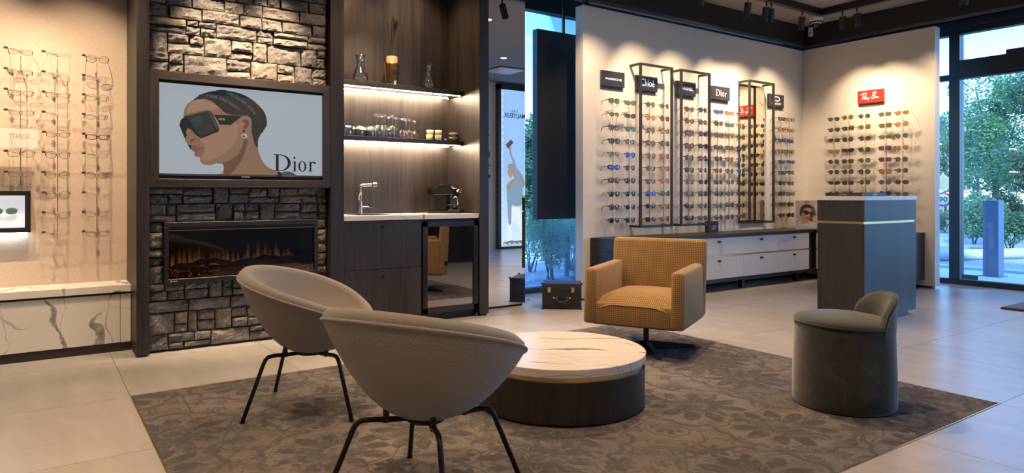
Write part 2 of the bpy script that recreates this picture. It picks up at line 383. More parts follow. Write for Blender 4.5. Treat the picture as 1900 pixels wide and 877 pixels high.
# fireplace wall: backing with an opening, then the single stones
FX0, FX1, FZ0, FZ1 = .766, 1.893, .50, .945
m = MB()
m.box((.667, 5.55, 0), (FX0+.03, 6.1, HC)); m.box((FX1-.03, 5.55, 0), (1.99, 6.1, HC))
m.box((FX0+.03, 5.55, 0), (FX1-.03, 6.1, FZ0+.03)); m.box((FX0+.03, 5.55, FZ1-.03), (FX1-.03, 6.1, HC))
m.box((FX0+.03, 5.9, FZ0+.03), (FX1-.03, 6.1, FZ1-.03))
wst = struct('wall_fireplace', m, MORTAR)
def stone(x0, x1, z0, z1):
    w, h = x1-x0, z1-z0; nx = max(4, min(9, int(w/.022)+2)); nz = max(4, min(7, int(h/.020)+2))
    g = .0014; base = R.uniform(.036, .056); tx, tz = R.uniform(-.008, .008), R.uniform(-.010, .006)
    jit = [(R.uniform(0, .008), R.uniform(0, .006)) for _ in range(4)]
    bumps = [(R.random(), R.random(), R.uniform(-.013, .010), R.uniform(.15, .4)) for _ in range(4)]
    P = []
    for j in range(nz):
        row = []
        for i in range(nx):
            s, t = i/(nx-1), j/(nz-1)
            cx = (jit[0][0]*(1-s)*(1-t)-jit[1][0]*s*(1-t)-jit[2][0]*s*t+jit[3][0]*(1-s)*t)
            cz = (jit[0][1]*(1-s)*(1-t)+jit[1][1]*s*(1-t)-jit[2][1]*s*t-jit[3][1]*(1-s)*t)
            e = min(s, 1-s, t, 1-t)
            dep = base+tx*(s-.5)*2+tz*(t-.5)*2+R.uniform(-.0045, .0045)
            for bu, bv, ba, br_ in bumps:
                q = ((s-bu)**2+(t-bv)**2)/br_**2
                if q < 1: dep += ba*(1-q)
            if e == 0: dep -= .008+R.uniform(0, .006)
            jx, jz = (0, 0) if e == 0 else (R.uniform(-.25, .25)*w/nx, R.uniform(-.25, .25)*h/nz)
            row.append((x0+g+(w-2*g)*s+cx+jx, 5.55-max(dep, .008), z0+g+(h-2*g)*t+cz+jz))
        P.append(row)
    mb = MB().grid(P)
    # side walls back to the bedding
    ring = [(0, i) for i in range(nx)]+[(j, nx-1) for j in range(1, nz)]+[(nz-1, i) for i in range(nx-2, -1, -1)]+[(j, 0) for j in range(nz-2, 0, -1)]
    idx = [j*nx+i for j, i in ring]; o = len(mb.v)
    for k in idx: mb.v.append((mb.v[k][0], 5.552, mb.v[k][2]))
    n = len(idx)
    for k in range(n): mb.f.append((idx[k], o+k, o+(k+1) % n, idx[(k+1) % n]))
    build('stone', mb, STONE, wst)
def lay(x0, x1, z0, z1):
    z = z0
    while z < z1-.001:
        h = R.uniform(.085, .17)
        if z1-z-h < .07: h = z1-z
        x = x0
        while x < x1-.001:
            w = R.uniform(.10, .30)
            if x1-x-w < .07: w = x1-x
            k = R.random()
            if h > .105 and k < .62:
                c = R.uniform(.38, .62)*h
                if w > .17 and R.random() < .6:
                    a = R.uniform(.35, .65)*w; stone(x, x+a, z, z+c); stone(x+a, x+w, z, z+c)
                else: stone(x, x+w, z, z+c)
                if w > .17 and R.random() < .5:
                    a = R.uniform(.35, .65)*w; stone(x, x+a, z+c, z+h); stone(x+a, x+w, z+c, z+h)
                else: stone(x, x+w, z+c, z+h)
            elif h > .105 and w > .15 and k < .8:
                a = R.uniform(.3, .7)*w; stone(x, x+a, z, z+h); c = R.uniform(.4, .6)*h
                stone(x+a, x+w, z, z+c); stone(x+a, x+w, z+c, z+h)
            else: stone(x, x+w, z, z+h)
            x += w
        z += h
lay(.67, 1.988, .015, FZ0); lay(.67, FX0, FZ0, FZ1); lay(FX1, 1.988, FZ0, FZ1); lay(.67, 1.988, FZ1, 1.20); lay(.67, 1.988, 2.035, 3.10)
def lay_big(x0, x1, z0, z1): 
    z = z0
    while z < z1-.001:
        h = min(.135, z1-z); x = x0
        while x < x1-.001:
            w = R.uniform(.18, .3); w = x1-x if x1-x-w < .1 else w
            stone(x, x+w, z, z+h); x += w
        z += h
lay_big(.67, 1.988, 3.10, HC)
# cream display walls
def seams(u): return onY(u, 100, YS).x
wb = struct('wall_back', MB().box((4.86, YS+.02, 0), (9.05, 5.66, .03)), FRAMEG)
xs = [4.831, seams(1244), seams(1378), XR]
for i in range(3): build('panel', MB().box((xs[i]+(.001 if i else 0), YS, .03), (xs[i+1]-.001, 5.684, 3.186)), CREAM, wb)
wr = struct('wall_right', MB().box((XR+.02, 3.86, 0), (9.04, YS+.1, .03)), FRAMEG)
build('panel', MB().box((XR, 3.82, .03), (9.065, 4.7, 3.186)), CREAM, wr)
build('panel', MB().box((XR, 4.7, .03), (9.065, 5.684, 3.186)), CREAM, wr)
# bulkhead beams under the ceiling
def beam(name, a, b, lip0, lip1):
    o = struct(name, MB().box(a, b), plain(name+'_paint', (.022, .021, .021), .38))
    build('lip', MB().tube([lip0, lip1], .035, 12), bpy.data.materials[name+'_paint'], o, smooth=True)
beam('trim_4', (3.62, 5.47, 3.245), (8.98, 5.60, HC), (3.62, 5.505, 3.245), (8.905, 5.505, 3.245))
beam('trim_5', (8.87, -.5, 3.245), (9.0, 5.47, HC), (8.905, -.5, 3.245), (8.905, 5.505, 3.245))
m = MB(); m.box((4.87, 5.575, 3.18), (4.92, 5.62, 3.26))
build('bracket', m, BLACK, wb)
build('bracket', MB().box((8.96, 3.95, 3.18), (8.99, 4.0, 3.24)), BLACK, wr)
# right glazed front: window_1 with sliding door header
def member(parent, name, a, b, mat=None): return build(name, MB().box(a, b), mat or FRAMEG, parent, bevel=.002, seg=1)
w1 = struct('window_1', MB().box((WX-.03, -3.3, 0), (WX+.09, WY+.09, .07)), FRAMEG)
member(w1, 'head', (WX-.03, -3.3, 3.181), (WX+.09, WY+.09, HC))
member(w1, 'head_profile', (WX-.07, -3.3, 3.26), (WX-.03, WY+.09, 3.34))
for y in (3.88, 1.55, -.42, 5.4, -1.85): member(w1, 'mullion', (WX-.04, y-.062, .07), (WX+.09, y+.062, 3.181))
member(w1, 'corner_post', (WX-.03, WY-.05, .07), (WX+.09, WY+.09, 3.29))
member(w1, 'transom', (WX-.01, 3.942, 2.612), (WX+.07, 5.34, 2.685))
member(w1, 'transom', (WX-.01, 5.46, 2.612), (WX+.07, WY-.05, 2.685))
member(w1, 'door_header', (WX-.04, 1.612, 2.612), (WX+.08, 3.818, 2.846))
member(w1, 'door_operator', (WX-.12, 1.7, 2.64), (WX-.04, 3.286, 2.883))
member(w1, 'transom', (WX-.01, -.36, 2.612), (WX+.07, 1.488, 2.685))
for y0, y1 in ((3.942, 5.338), (5.462, WY-.05), (1.612, 3.818), (-.358, 1.488), (-1.788, -.482), (-3.3, -1.912)):
    zt = 2.612
    build('pane', MB().box((WX+.02, y0, .07), (WX+.03, y1, zt)), GLASS, w1)
    build('pane', MB().box((WX+.02, y0, 2.846 if y1 == 3.818 else 2.685), (WX+.03, y1, 3.181)), GLASS, w1)
# door stop glass sticker plate at the foot of the pane
build('floor_plate', MB().box((WX-.02, 3.62, .075), (WX-.012, 3.80, .135)), plain('teal_label', (.05, .14, .18), .5), w1)
w3 = struct('window_3', MB().box((6.6, -3.39, 0), (WX+.09, -3.3, .07)), FRAMEG)
member(w3, 'head', (6.6, -3.39, 3.181), (WX+.09, -3.3, HC))
for x in (6.66, 8.15, 9.68): member(w3, 'mullion', (x-.06, -3.39, .07), (x+.06, -3.3, 3.181))
for x0, x1 in ((6.72, 8.09), (8.21, 9.62)): build('pane', MB().box((x0, -3.35, .07), (x1, -3.34, 3.181)), GLASS, w3)
# centre glazing: window_2
w2 = struct('window_2', MB().box((3.62, WY-.03, 0), (WX-.03, WY+.09, .06)), FRAMEG)
member(w2, 'head', (3.62, WY-.03, 3.29), (WX-.03, WY+.09, HC))
for x in (3.70, 5.62, 7.6): member(w2, 'mullion', (x-.05, WY-.03, .06), (x+.05, WY+.09, 3.29))
for x0, x1 in ((3.75, 5.57), (5.67, 7.55), (7.65, WX-.03)): build('pane', MB().box((x0, WY+.02, .06), (x1, WY+.03, 3.29)), GLASS, w2)
# ------------------------------------------------------------------ flat lettering and pictures
def txt(body, w, h, bold=0.0, shear=0.0, xs=1.0):
    c = bpy.data.curves.new('t', 'FONT'); c.body = body; c.size = 1; c.offset = bold; c.shear = shear; c.resolution_u = 4
    o = bpy.data.objects.new('t', c); COL.objects.link(o)
    dg = bpy.context.evaluated_depsgraph_get(); e = o.evaluated_get(dg); me = e.to_mesh()
    V = [tuple(q.co) for q in me.vertices]; F = [tuple(p.vertices) for p in me.polygons]; e.to_mesh_clear()
    bpy.data.objects.remove(o); bpy.data.curves.remove(c)
    x0, x1 = min(p[0] for p in V), max(p[0] for p in V); y0, y1 = min(p[1] for p in V), max(p[1] for p in V)
    m = MB(); m.add([((p[0]-x0)/(x1-x0)*w, 0, (p[1]-y0)/(y1-y0)*h) for p in V], F); return m
def band(m, A, B, close=False):
    n = len(A); P = A+B
    m.add(P, [(i, (i+1) % n, (i+1) % n+n, i+n) for i in range(n if close else n-1)])
def ell(cx, cz, rx, rz, a0=0, a1=360, n=24): return [(cx+rx*cos(radians(a0+(a1-a0)*i/n)), 0, cz+rz*sin(radians(a0+(a1-a0)*i/n))) for i in range(n+1)]
def quad(m, x0, z0, x1, z1): m.add([(x0,0,z0),(x1,0,z0),(x1,0,z1),(x0,0,z1)], [(0,1,2,3)])
def dior():
    m = MB(); quad(m, .14, .0, .33, 1.0); quad(m, .0, .955, .5, 1.0); quad(m, .0, .0, .5, .045)
    band(m, ell(.42, .5, .78, .5, -90, 90), ell(.42, .5, .565, .455, -90, 90))
    x = 1.42; quad(m, x, 0, x+.14, .60); quad(m, x-.10, 0, x+.21, .03); quad(m, x-.08, .575, x+.05, .60)
    c = ell(x+.05, .82, .075, .075, 0, 360, 14); m.add(c[:-1], [tuple(range(14))])
    band(m, ell(2.05, .31, .30, .325), ell(2.05, .31, .165, .29))
    x = 2.58; quad(m, x, 0, x+.14, .60); quad(m, x-.10, 0, x+.23, .03); quad(m, x-.08, .575, x+.05, .60)
    band(m, ell(x+.27, .33, .20, .29, 60, 150, 8), ell(x+.27, .33, .17, .22, 60, 150, 8))
    c = ell(x+.40, .54, .075, .075, 0, 360, 12); m.add(c[:-1], [tuple(range(12))]); return m
def scaled(m, w, h):
    x0, x1 = min(p[0] for p in m.v), max(p[0] for p in m.v); z0, z1 = min(p[2] for p in m.v), max(p[2] for p in m.v)
    m.v = [((p[0]-x0)/(x1-x0)*w, p[1], (p[2]-z0)/(z1-z0)*h) for p in m.v]; return m
def script_strokes(strokes, r):
    m = MB()
    for s in strokes:
        P = spline([(x, z) for x, z in s], False, 4)
        A = []; B = []
        for i, (x, z) in enumerate(P):
            a = P[max(i-1, 0)]; b = P[min(i+1, len(P)-1)]; d = Vector((b[0]-a[0], b[1]-a[1])); d.normalize()
            A.append((x-d.y*r, 0, z+d.x*r)); B.append((x+d.y*r, 0, z-d.x*r))
        band(m, A, B)
    return m
def spline(P, closed=True, k=5):
    n = len(P); out = []
    for i in range(n if closed else n-1):
        p0, p1, p2, p3 = (P[(i+d) % n] if closed else P[min(max(i+d, 0), n-1)] for d in (-1, 0, 1, 2))
        for j in range(k):
            t = j/k
            out.append(tuple(.5*(2*b+(c-a)*t+(2*a-5*b+4*c-d)*t*t+(3*b-a-3*c+d)*t**3) for a, b, c, d in zip(p0, p1, p2, p3)))
    if not closed: out.append(P[-1])
    return out
def rayban():
    # script lettering drawn in a 10 x 5 box
    S_ = [[(0, 3.3), (1.0, 3.9), (2.2, 4.3), (3.2, 4.1), (3.3, 3.3), (2.6, 2.5), (1.7, 2.2)], [(2.1, 4.1), (1.7, 3.0), (1.2, 1.6), (.9, .8)],
          [(1.7, 2.2), (2.0, 1.5), (2.6, .8)], [(3.5, 1.7), (3.0, 1.9), (2.7, 1.4), (3.0, 1.0), (3.5, 1.6), (3.4, 1.1), (3.7, 1.0)],
          [(3.9, 1.8), (3.9, 1.2), (4.3, 1.1), (4.7, 1.8), (4.4, .6), (4.1, 0)], [(5.1, 1.75), (5.5, 1.75)],
          [(7.5, 4.2), (6.9, 3.0), (6.4, 1.7), (6.1, .9)], [(6.6, 3.9), (7.6, 4.4), (8.4, 4.3), (8.3, 3.4), (7.3, 2.6), (6.9, 2.5), (7.7, 2.3), (7.6, 1.5), (6.9, 1.0), (6.3, .9)],
          [(8.6, 1.7), (8.1, 1.8), (8.0, 1.2), (8.5, 1.3), (8.6, 1.7), (8.7, 1.1)], [(9.0, 1.7), (9.05, 1.1), (9.2, 1.6), (9.5, 1.7), (9.6, 1.1), (10, 1.3)]]
    return script_strokes(S_, .19)
def place(m, o, ex, ez, off=0.0):
    o, ex, ez = Vector(o), Vector(ex), Vector(ez); n = ez.cross(ex)*-1
    n = ex.cross(ez)           # towards the viewer for ex to the right, ez up
    m.v = [tuple(o+ex*p[0]+ez*p[2]+n*off) for p in m.v]; return m
def poly2(pts, smooth=True, k=4):
    P = spline(pts, True, k) if smooth else list(pts)
    return P
# ------------------------------------------------------------------ ceiling fixtures and their light
WARM = (1.0, .735, .48)
def spot(parent, loc, aim, watt, deg, blend=.6, col=WARM, rad=.016, name='bulb'):
    l = bpy.data.lights.new(name, 'SPOT'); l.energy = watt; l.spot_size = radians(deg); l.spot_blend = blend; l.color = col; l.shadow_soft_size = rad
    o = bpy.data.objects.new(name, l); COL.objects.link(o); o.parent = parent
    o.location = loc; d = Vector(aim)-Vector(loc); o.rotation_euler = d.to_track_quat('-Z', 'Y').to_euler(); return o
CAN = plain('spotlight_housing', (.035, .031, .028), .4, .3)
def track_lamp(x, y, aim, watt, deg, label, blend=1.0, zt=3.42):
    t = thing('track_spotlight', label, 'spotlight', (x, y, zt), 0, 'track spotlights under the ceiling')
    d = (Vector(aim)-Vector((x, y, zt-.10))).normalized()
    # keep the can closer to vertical than the beam
    a = Vector((0, 0, -.07)); dd = (Vector((d.x*.45, d.y*.45, -1))).normalized()
    build('stem', MB().cyl((0, 0, 0), (0, 0, -.06), .010, 8), CAN, t)
    q = dd.to_track_quat('-Z', 'Y').to_matrix().to_4x4()
    m = MB().lathe([(.040, 0), (.040, -.165), (.034, -.165), (.034, -.10)], 20, cap0=True, cap1=True)
    build('can', m.xf(Matrix.Translation(a) @ q), CAN, t, autos=40)
    tip = a+dd*.170
    spot(t, tip, Vector(aim)-Vector((x, y, zt)), watt, deg, blend)
    return t
def bar(name, label, pts):
    m = MB()
    for a, b in pts: m.box(a, b)
    return tag(build(name, m, plain(name+'_black', (.012, .011, .011), .35)), label, 'track')
bar('light_track', 'black L-shaped light track hung with spotlights before the cream walls', [((3.9, 4.815, 3.42), (8.235, 4.885, 3.499)), ((8.165, .6, 3.42), (8.235, 4.815, 3.499))])
bar('ceiling_track', 'straight black light track before the stone fireplace wall', [((-2.6, 4.965, 3.42), (3.3, 5.035, 3.499))])
PW = 82
for i, (x, ax) in enumerate([(4.45, 5.06), (5.2, 5.80), (5.9, 6.40), (6.714, 7.02), (7.06, 7.30), (7.153, 7.62), (7.795, 8.26)]):
    track_lamp(x, 4.85, (ax, YS, 2.05), PW, 68, 'black cylinder spotlight aimed at the sunglasses wall, number %s along the track' % ['one', 'two', 'three', 'four', 'five', 'six', 'seven'][i])
for i, (y, ay) in enumerate([(4.563, 4.72), (4.38, 4.30), (3.2, 3.9)]):
    track_lamp(8.20, y, (XR, ay, 2.05), PW, 68, 'black cylinder spotlight aimed at the red-sign wall, %s from the track corner' % ['first', 'second', 'third'][i])
track_lamp(8.20, 2.2, (7.4, 2.6, 0), 100, 60, 'black cylinder spotlight lighting the floor by the entrance')
for i, (x, ax, w) in enumerate([(-1.2, -1.0, 125), (-.35, -.25, 165), (.25, .3, 130)]):
    track_lamp(x, 5.0, (ax, YW, 1.5), w, 62, 'black cylinder spotlight aimed at the linen eyeglasses wall, %s along the track' % ['first', 'second', 'third'][i])
for i, (x, ax) in enumerate([(1.05, 1.15), (1.62, 1.5)]):
    track_lamp(x, 5.0, (ax, 5.5, 1.9), 230, 50, 'black cylinder spotlight aimed at the stone wall, %s above the screen' % ['one', 'two'][i])
track_lamp(2.5, 5.0, (2.55, 6.0, 1.9), 120, 54, 'black cylinder spotlight aimed into the coffee niche')
RING = plain('downlight_ring', (.6, .58, .55), .4)
DIFF = emis('downlight_glow', (1.0, .84, .65), 8)
def downlight(x, y, watt, deg=100, col=(1.0, .69, .42)):
    t = thing('downlight', 'small round recessed ceiling downlight, from a set mostly added for fill', 'downlight', (x, y, HC), 0, 'recessed ceiling downlights')
    build('ring', MB().lathe([(.05, -.004), (.065, -.004), (.065, .001)], 20, cap0=False, cap1=False), RING, t)
    build('lens', MB().lathe([(.0, -.003), (.05, -.003)], 20, cap0=False, cap1=False), DIFF, t)
    spot(t, (0, 0, -.02), (0, 0, -3), watt, deg, .8, col, .06)
for x, y, w in [(x, y, w*2.0) for x, y, w in [(.2, 2.6, 62), (2.2, 4.75, 62), (.1, 4.6, 55), (2.3, 2.2, 62), (3.7, 3.4, 95), (5.4, 4.6, 50), (5.0, 3.7, 40), (6.63, 1.69, 20), (2.34, 5.72, 46), (3.0, 5.70, 36), (-1.6, 2.4, 50), (.8, -.4, 75), (-.3, .9, 35)]]: downlight(x, y, w)  # only the mirrored one is seen; the others are added to lift the room
# dome camera, motion sensor, ceiling vent
p = gz(1514, 34, 3.499)
t = thing('dome_camera', 'white dome security camera on the ceiling near the wall corner', 'camera', (p.x, p.y, HC))
build('housing', MB().lathe([(.02, 0), (.085, 0), (.088, -.03), (.078, -.055), (.062, -.075)], 24), WHITEP, t, autos=40)
build('band', MB().lathe([(.070, -.052), (.082, -.050), (.080, -.062), (.066, -.066)], 24, cap0=False, cap1=False), BLACKP, t, autos=40)
build('dome', MB().sph((0, 0, -.075), .055, 18, 10), plain('dome_glass', (.03, .03, .032), .08), t, smooth=True)
build('lens', MB().lathe([(.0, -.128), (.014, -.128), (.018, -.118)], 14), CHROME, t)
t = thing('motion_sensor', 'small white motion sensor on the black beam by the corner', 'sensor', (8.869, 5.38, 3.345), -pi/2)
build('body', MB().box((-.03, -.045, 0), (.03, 0, .125)), WHITEP, t, bevel=.012)
build('window', MB().box((-.014, -.0465, .03), (.014, -.044, .062)), plain('sensor_lens', (.55, .54, .52), .3), t)
v0 = (4.6, 1.2)
t = thing('ceiling_vent', 'square white ceiling vent panel with dark gap around it', 'vent', (7.3, .75, HC))
build('frame', MB().box((-.32, -.32, -.012), (.32, .32, 0)), plain('vent_dark', (.06, .06, .06), .6), t)
build('panel', MB().box((-.28, -.28, -.022), (.28, .28, -.012)), WHITEP, t)
# ------------------------------------------------------------------ screen in its oak frame
TF = thing('screen_frame', 'dark oak frame around the wall screen, between two stone fields', 'frame', (1.33, YF+.06, 1.2))
fx0, fx1, fz0, fz1, fb = .668, 1.989, 1.20, 2.035, .060
def mitre(a, b, c, d, mat): # quad in x,z with depth
    m = MB(); m.prism([(p[0], YF+.004, p[1]) for p in (a, b, c, d)], (0, .09, 0)); build('rail', m, mat, TF, True, bevel=.0015, seg=1, fixn=True)
i0, i1, j0, j1 = fx0+fb, fx1-fb, fz0+fb, fz1-fb
mitre((fx0, fz1), (fx1, fz1), (i1, j1), (i0, j1), WOODX); mitre((fx0, fz0), (i0, j0), (i1, j0), (fx1, fz0), WOODX)
mitre((fx0, fz0), (fx0, fz1), (i0, j1), (i0, j0), WOOD); mitre((fx1, fz0), (i1, j0), (i1, j1), (fx1, fz1), WOOD)
TV = thing('wall_screen', 'flat screen showing a woman in large black sunglasses, set in the oak frame', 'screen', (1.33, YF+.08, 1.3))
YT = YF+.035
m = MB(); m.box((i0+.002, YT+.004, j0+.002), (i1-.002, YF+.09, j1-.002)); build('housing', m, BLACKP, TV, True)
s0, s1 = onY(295.5, 152, YT), onY(598, 326, YT)
sx0, sx1, sz0, sz1 = s0.x, s1.x, s1.z, s0.z
def screen_mat(name, col, k=.64): return NT(name).set(col=(.01, .01, .01), rough=.3, emit=col, estr=k, spec=.25).m
scr = build('display', MB().box((sx0, YT, sz0), (sx1, YT+.006, sz1)), screen_mat('screen_grey', (.36, .41, .45)), TV, True)
build('logo', MB().box((1.30, YT-.001, sz0-.022), (1.36, YT+.003, sz0-.014)), plain('bezel_logo', (.3, .3, .3), .4), TV, True)
mb = MB().box((sx0-.012, YT-.002, sz0-.014), (sx1+.012, YT+.004, sz0-.001)); build('lower_bezel', mb, plain('bezel_shine', (.05, .05, .05), .15), TV, True)
KZ = .21663
def zpt(x, y, lay): 
    q = onY(300+x*KZ, 150+y*KZ, YT); return (q.x, YT-.0004*lay-.0003, q.z)
LAYER = [0]
def art(name, col, pts, smooth=True, k=.64, thick=.0002):
    LAYER[0] += 1
    P = [zpt(x, y, LAYER[0]) for x, y in poly2(pts, smooth)]
    m = MB().add(P, [tuple(range(len(P)))]); me = build(name, m, screen_mat('picture_'+name+str(LAYER[0]), col, k), scr, True, fixn=True)
    bm = bmesh.new(); bm.from_mesh(me.data); bmesh.ops.triangulate(bm, faces=bm.faces); bm.to_mesh(me.data); bm.free(); return me
SK = (.235, .135, .085)
art('picture_bust', SK, [(285,155),(230,190),(196,240),(188,300),(190,400),(212,440),(199,488),(204,515),(226,540),(252,545),(246,562),(250,585),(282,614),(278,636),(300,650),(325,656),(332,690),(360,714),(410,720),(470,706),(520,710),(532,745),(528,780),(500,795),(470,812),(600,816),(800,818),(1000,818),(985,776),(920,745),(880,710),(850,660),(826,590),(820,540),(800,480),(790,380),(740,300),(600,250),(420,165),(340,148)])
art('picture_cheek', (.30, .175, .115), [(300,330),(520,300),(640,360),(650,470),(600,570),(500,640),(420,680),(360,690),(340,655),(370,600),(360,540),(330,500)])
art('picture_forehead', (.31, .185, .12), [(290,165),(350,160),(420,185),(480,225),(440,250),(340,255),(240,270),(215,255),(235,205)])
art('picture_neck_shade', (.13, .07, .045), [(470,706),(560,690),(640,640),(690,560),(705,500),(735,520),(700,640),(640,740),(580,800),(528,785),(532,745),(520,710)])
art('picture_hair', (.022, .017, .016), [(268,168),(330,120),(400,95),(480,83),(570,86),(660,105),(750,145),(820,200),(880,270),(900,340),(895,390),(860,440),(826,500),(822,570),(798,545),(772,440),(766,340),(735,302),(690,294),(600,288),(540,270),(480,215),(420,170),(340,150)])
def strip(name, col, cl, w):
    P = spline(cl, False, 5); A = []; B = []
    for i, p in enumerate(P):
        a = P[max(i-1, 0)]; b = P[min(i+1, len(P)-1)]; d = Vector((b[0]-a[0], b[1]-a[1])); d.normalize()
        A.append((p[0]+d.y*w, p[1]-d.x*w)); B.append((p[0]-d.y*w, p[1]+d.x*w))
    art(name, col, A+B[::-1], False)
B1 = [(318,140),(400,128),(500,150),(590,195),(690,270),(770,350),(812,430),(820,480)]; B2 = [(468,101),(540,100),(640,138),(750,225),(815,310),(845,390),(848,440)]
strip('picture_headband', (.016, .026, .028), B1, 20); strip('picture_headband', (.016, .026, .028), B2, 21)
def along(body, path, t0, size, col):
    P = spline(path, False, 12); dist = [0]
    for a, b in zip(P, P[1:]): dist.append(dist[-1]+sqrt((a[0]-b[0])**2+(a[1]-b[1])**2))
    s = t0*dist[-1]; m = MB(); LAYER[0] += 1
    for ch in body:
        w = size*(.30 if ch in " I'" else .68)
        i = next((k for k in range(len(P)-1) if dist[k+1] >= s+w/2), len(P)-2)
        if s+w > dist[-1]: break
        if ch != ' ':
            a, b = P[i], P[i+1]; d = Vector((b[0]-a[0], b[1]-a[1])); d.normalize(); c = Vector(a)
            g = txt(ch, size*.13, size) if ch == 'I' else txt(ch, w*.8, size)
            if ch == "'": g = MB(); quad(g, 0, size*.65, size*.12, size)
            q = [zpt(*(c+d*(p[0]-w*.4)+Vector((d.y, -d.x))*(p[2]-size/2)), LAYER[0]) for p in g.v]
            m.add(q, g.f)
        s += w
    build('picture_lettering', m, screen_mat('picture_lettering'+str(LAYER[0]), col), scr, True)
along("J'ADIOR  CHRISTIAN DIOR", B1, .10, 25, (.11, .15, .155)); along("CHRISTIAN DIOR  J'ADIOR", B2, .16, 25, (.11, .15, .155))
art('picture_ear', (.27, .15, .095), [(668,330),(690,304),(730,298),(762,325),(768,370),(755,420),(725,455),(700,458),(672,430),(665,380)])
art('picture_ear_fold', (.13, .068, .045), [(690,340),(720,325),(745,345),(742,385),(715,415),(695,400),(715,370),(700,355)])
art('picture_stud', (.05, .02, .018), ell_pts := [(702+12*cos(a*pi/6), 428+12*sin(a*pi/6)) for a in range(12)], False)
art('picture_earring', (.42, .41, .40), [(705+27*cos(a*pi/8), 472+20*sin(a*pi/8)) for a in range(16)], False)
art('picture_earring', (.12, .10, .09), [(700+13*cos(a*pi/8), 476+11*sin(a*pi/8)) for a in range(16)], False)
art('picture_nose_shade', (.12, .065, .045), [(238,505),(262,498),(290,505),(262,520),(242,518)])
art('picture_lips', (.19, .075, .075), [(246,575),(262,560),(290,561),(330,564),(368,575),(320,592),(282,606)])
art('picture_lips', (.24, .10, .10), [(279,632),(285,612),(320,593),(366,578),(345,615),(315,645),(290,648)])
art('picture_mask', (.007, .012, .010), [(150,380),(162,335),(200,300),(390,252),(425,265),(492,405),(482,435),(337,492),(300,470),(242,410),(216,408),(206,440),(214,470),(198,490),(170,430)], False)
art('picture_mask', (.007, .010, .009), [(170,430),(198,488),(205,515),(226,545),(256,548),(246,590),(205,515)], False)
art('picture_mask_rim', (.05, .055, .065), [(205,297),(388,256),(415,262),(486,405),(470,420),(405,285),(385,268),(215,308)], False)
art('picture_lens', (.018, .026, .030), [(222,312),(385,276),(452,418),(335,480),(322,474),(232,345)], True)
art('picture_lens', (.040, .024, .018), [(370,385),(428,368),(452,418),(360,467)], False)
art('picture_lens', (.030, .040, .046), [(240,320),(330,298),(350,360),(290,400)], False)
art('picture_temple', (.009, .012, .013), [(440,290),(690,298),(630,345),(590,378),(490,375),(478,340)], False)
art('picture_strap', (.012, .012, .015), [(985,770),(1022,784),(1038,819),(1000,818)], False)
art('picture_lace', (.07, .075, .07), [(1030,785),(1060,775),(1110,782),(1150,819),(1035,819)])
art('picture_strap', (.012, .012, .015), [(470,810),(495,796),(485,812)], False)
LAYER[0] += 1
m = scaled(dior(), 1, 1); a, b = zpt(958, 773, LAYER[0]), zpt(1316, 640, LAYER[0])
m.v = [(a[0]+p[0]*(b[0]-a[0]), a[1], a[2]+p[2]*(b[2]-a[2])) for p in m.v]; build('picture_wordmark', m, screen_mat('picture_black', (.006, .006, .007)), scr, True)
LAYER[0] += 1
m = txt('DIOR', 1, 1, .02); a, b = zpt(484, 338, LAYER[0]), zpt(541, 322, LAYER[0])
m.v = [(a[0]+p[0]*(b[0]-a[0]), a[1], a[2]+p[2]*(b[2]-a[2])) for p in m.v]; build('picture_wordmark', m, screen_mat('picture_gold', (.35, .30, .20)), scr, True)
# ------------------------------------------------------------------ electric fireplace
FP = thing('electric_fireplace', 'black built-in electric fireplace with low flames over logs', 'fireplace', (1.33, 5.5, .5))
m = MB(); e = .036; y0 = YF+.025
m.box((FX0, y0, FZ1-e), (FX1, 5.56, FZ1)); m.box((FX0, y0, FZ0), (FX1, 5.56, FZ0+e*.9)); m.box((FX0, y0, FZ0+e*.9), (FX0+e*.8, 5.56, FZ1-e)); m.box((FX1-e*.8, y0, FZ0+e*.9), (FX1, 5.56, FZ1-e))
build('frame', m, BLACK, FP, True, bevel=.002, seg=1)
m = MB(); x0, x1, z0, z1 = FX0+e*.8, FX1-e*.8, FZ0+e*.9, FZ1-e
m.box((x0, 5.86, z0), (x1, 5.87, z1)); m.box((x0, y0+.03, z0), (x0+.008, 5.86, z1)); m.box((x1-.008, y0+.03, z0), (x1, 5.86, z1)); m.box((x0, y0+.03, z0), (x1, 5.86, z0+.008)); m.box((x0, y0+.03, z1-.008), (x1, 5.86, z1))
build('firebox', m, plain('firebox_black', (.008, .008, .008), .5), FP, True)
build('glass', MB().box((x0, y0+.018, z0), (x1, y0+.022, z1-.022)), glassy('fire_glass', (.6, .6, .6), .1, .01, .4), FP, True)
build('vent_strip', MB().box((x0, y0+.012, z1-.022), (x1, y0+.03, z1-.004)), plain('vent_black', (.015, .014, .013), .6), FP, True)
build('chrome_line', MB().box((x0, y0+.008, z1-.026), (x1, y0+.018, z1-.022)), STEEL, FP, True)
m = MB().box((x0+.03, y0+.05, z0+.008), (x1-.03, 5.82, z0+.045)); eb = build('ember_bed', m, BLACK, FP, True)
t = NT('ember_glow'); nz = t.noise(t.pos(), 60, 3)
t.set(col=(.02, .015, .012), rough=.9, emit=(1.0, .16, .03), estr=t.ramp(nz, [(.58, 0.0), (.72, .8)])); eb.data.materials[0] = t.m
LOG = plain('charred_log', (.10, .085, .075), .8); tl = NT('log_bark'); nb = tl.noise(tl.pos(), 45, 5, .7)
tl.set(col=tl.ramp(nb, [(.35, (.03, .025, .022)), (.65, (.20, .17, .15))]), rough=.85); tl.bump(nb, .8, .01)
rl = random.Random(3)
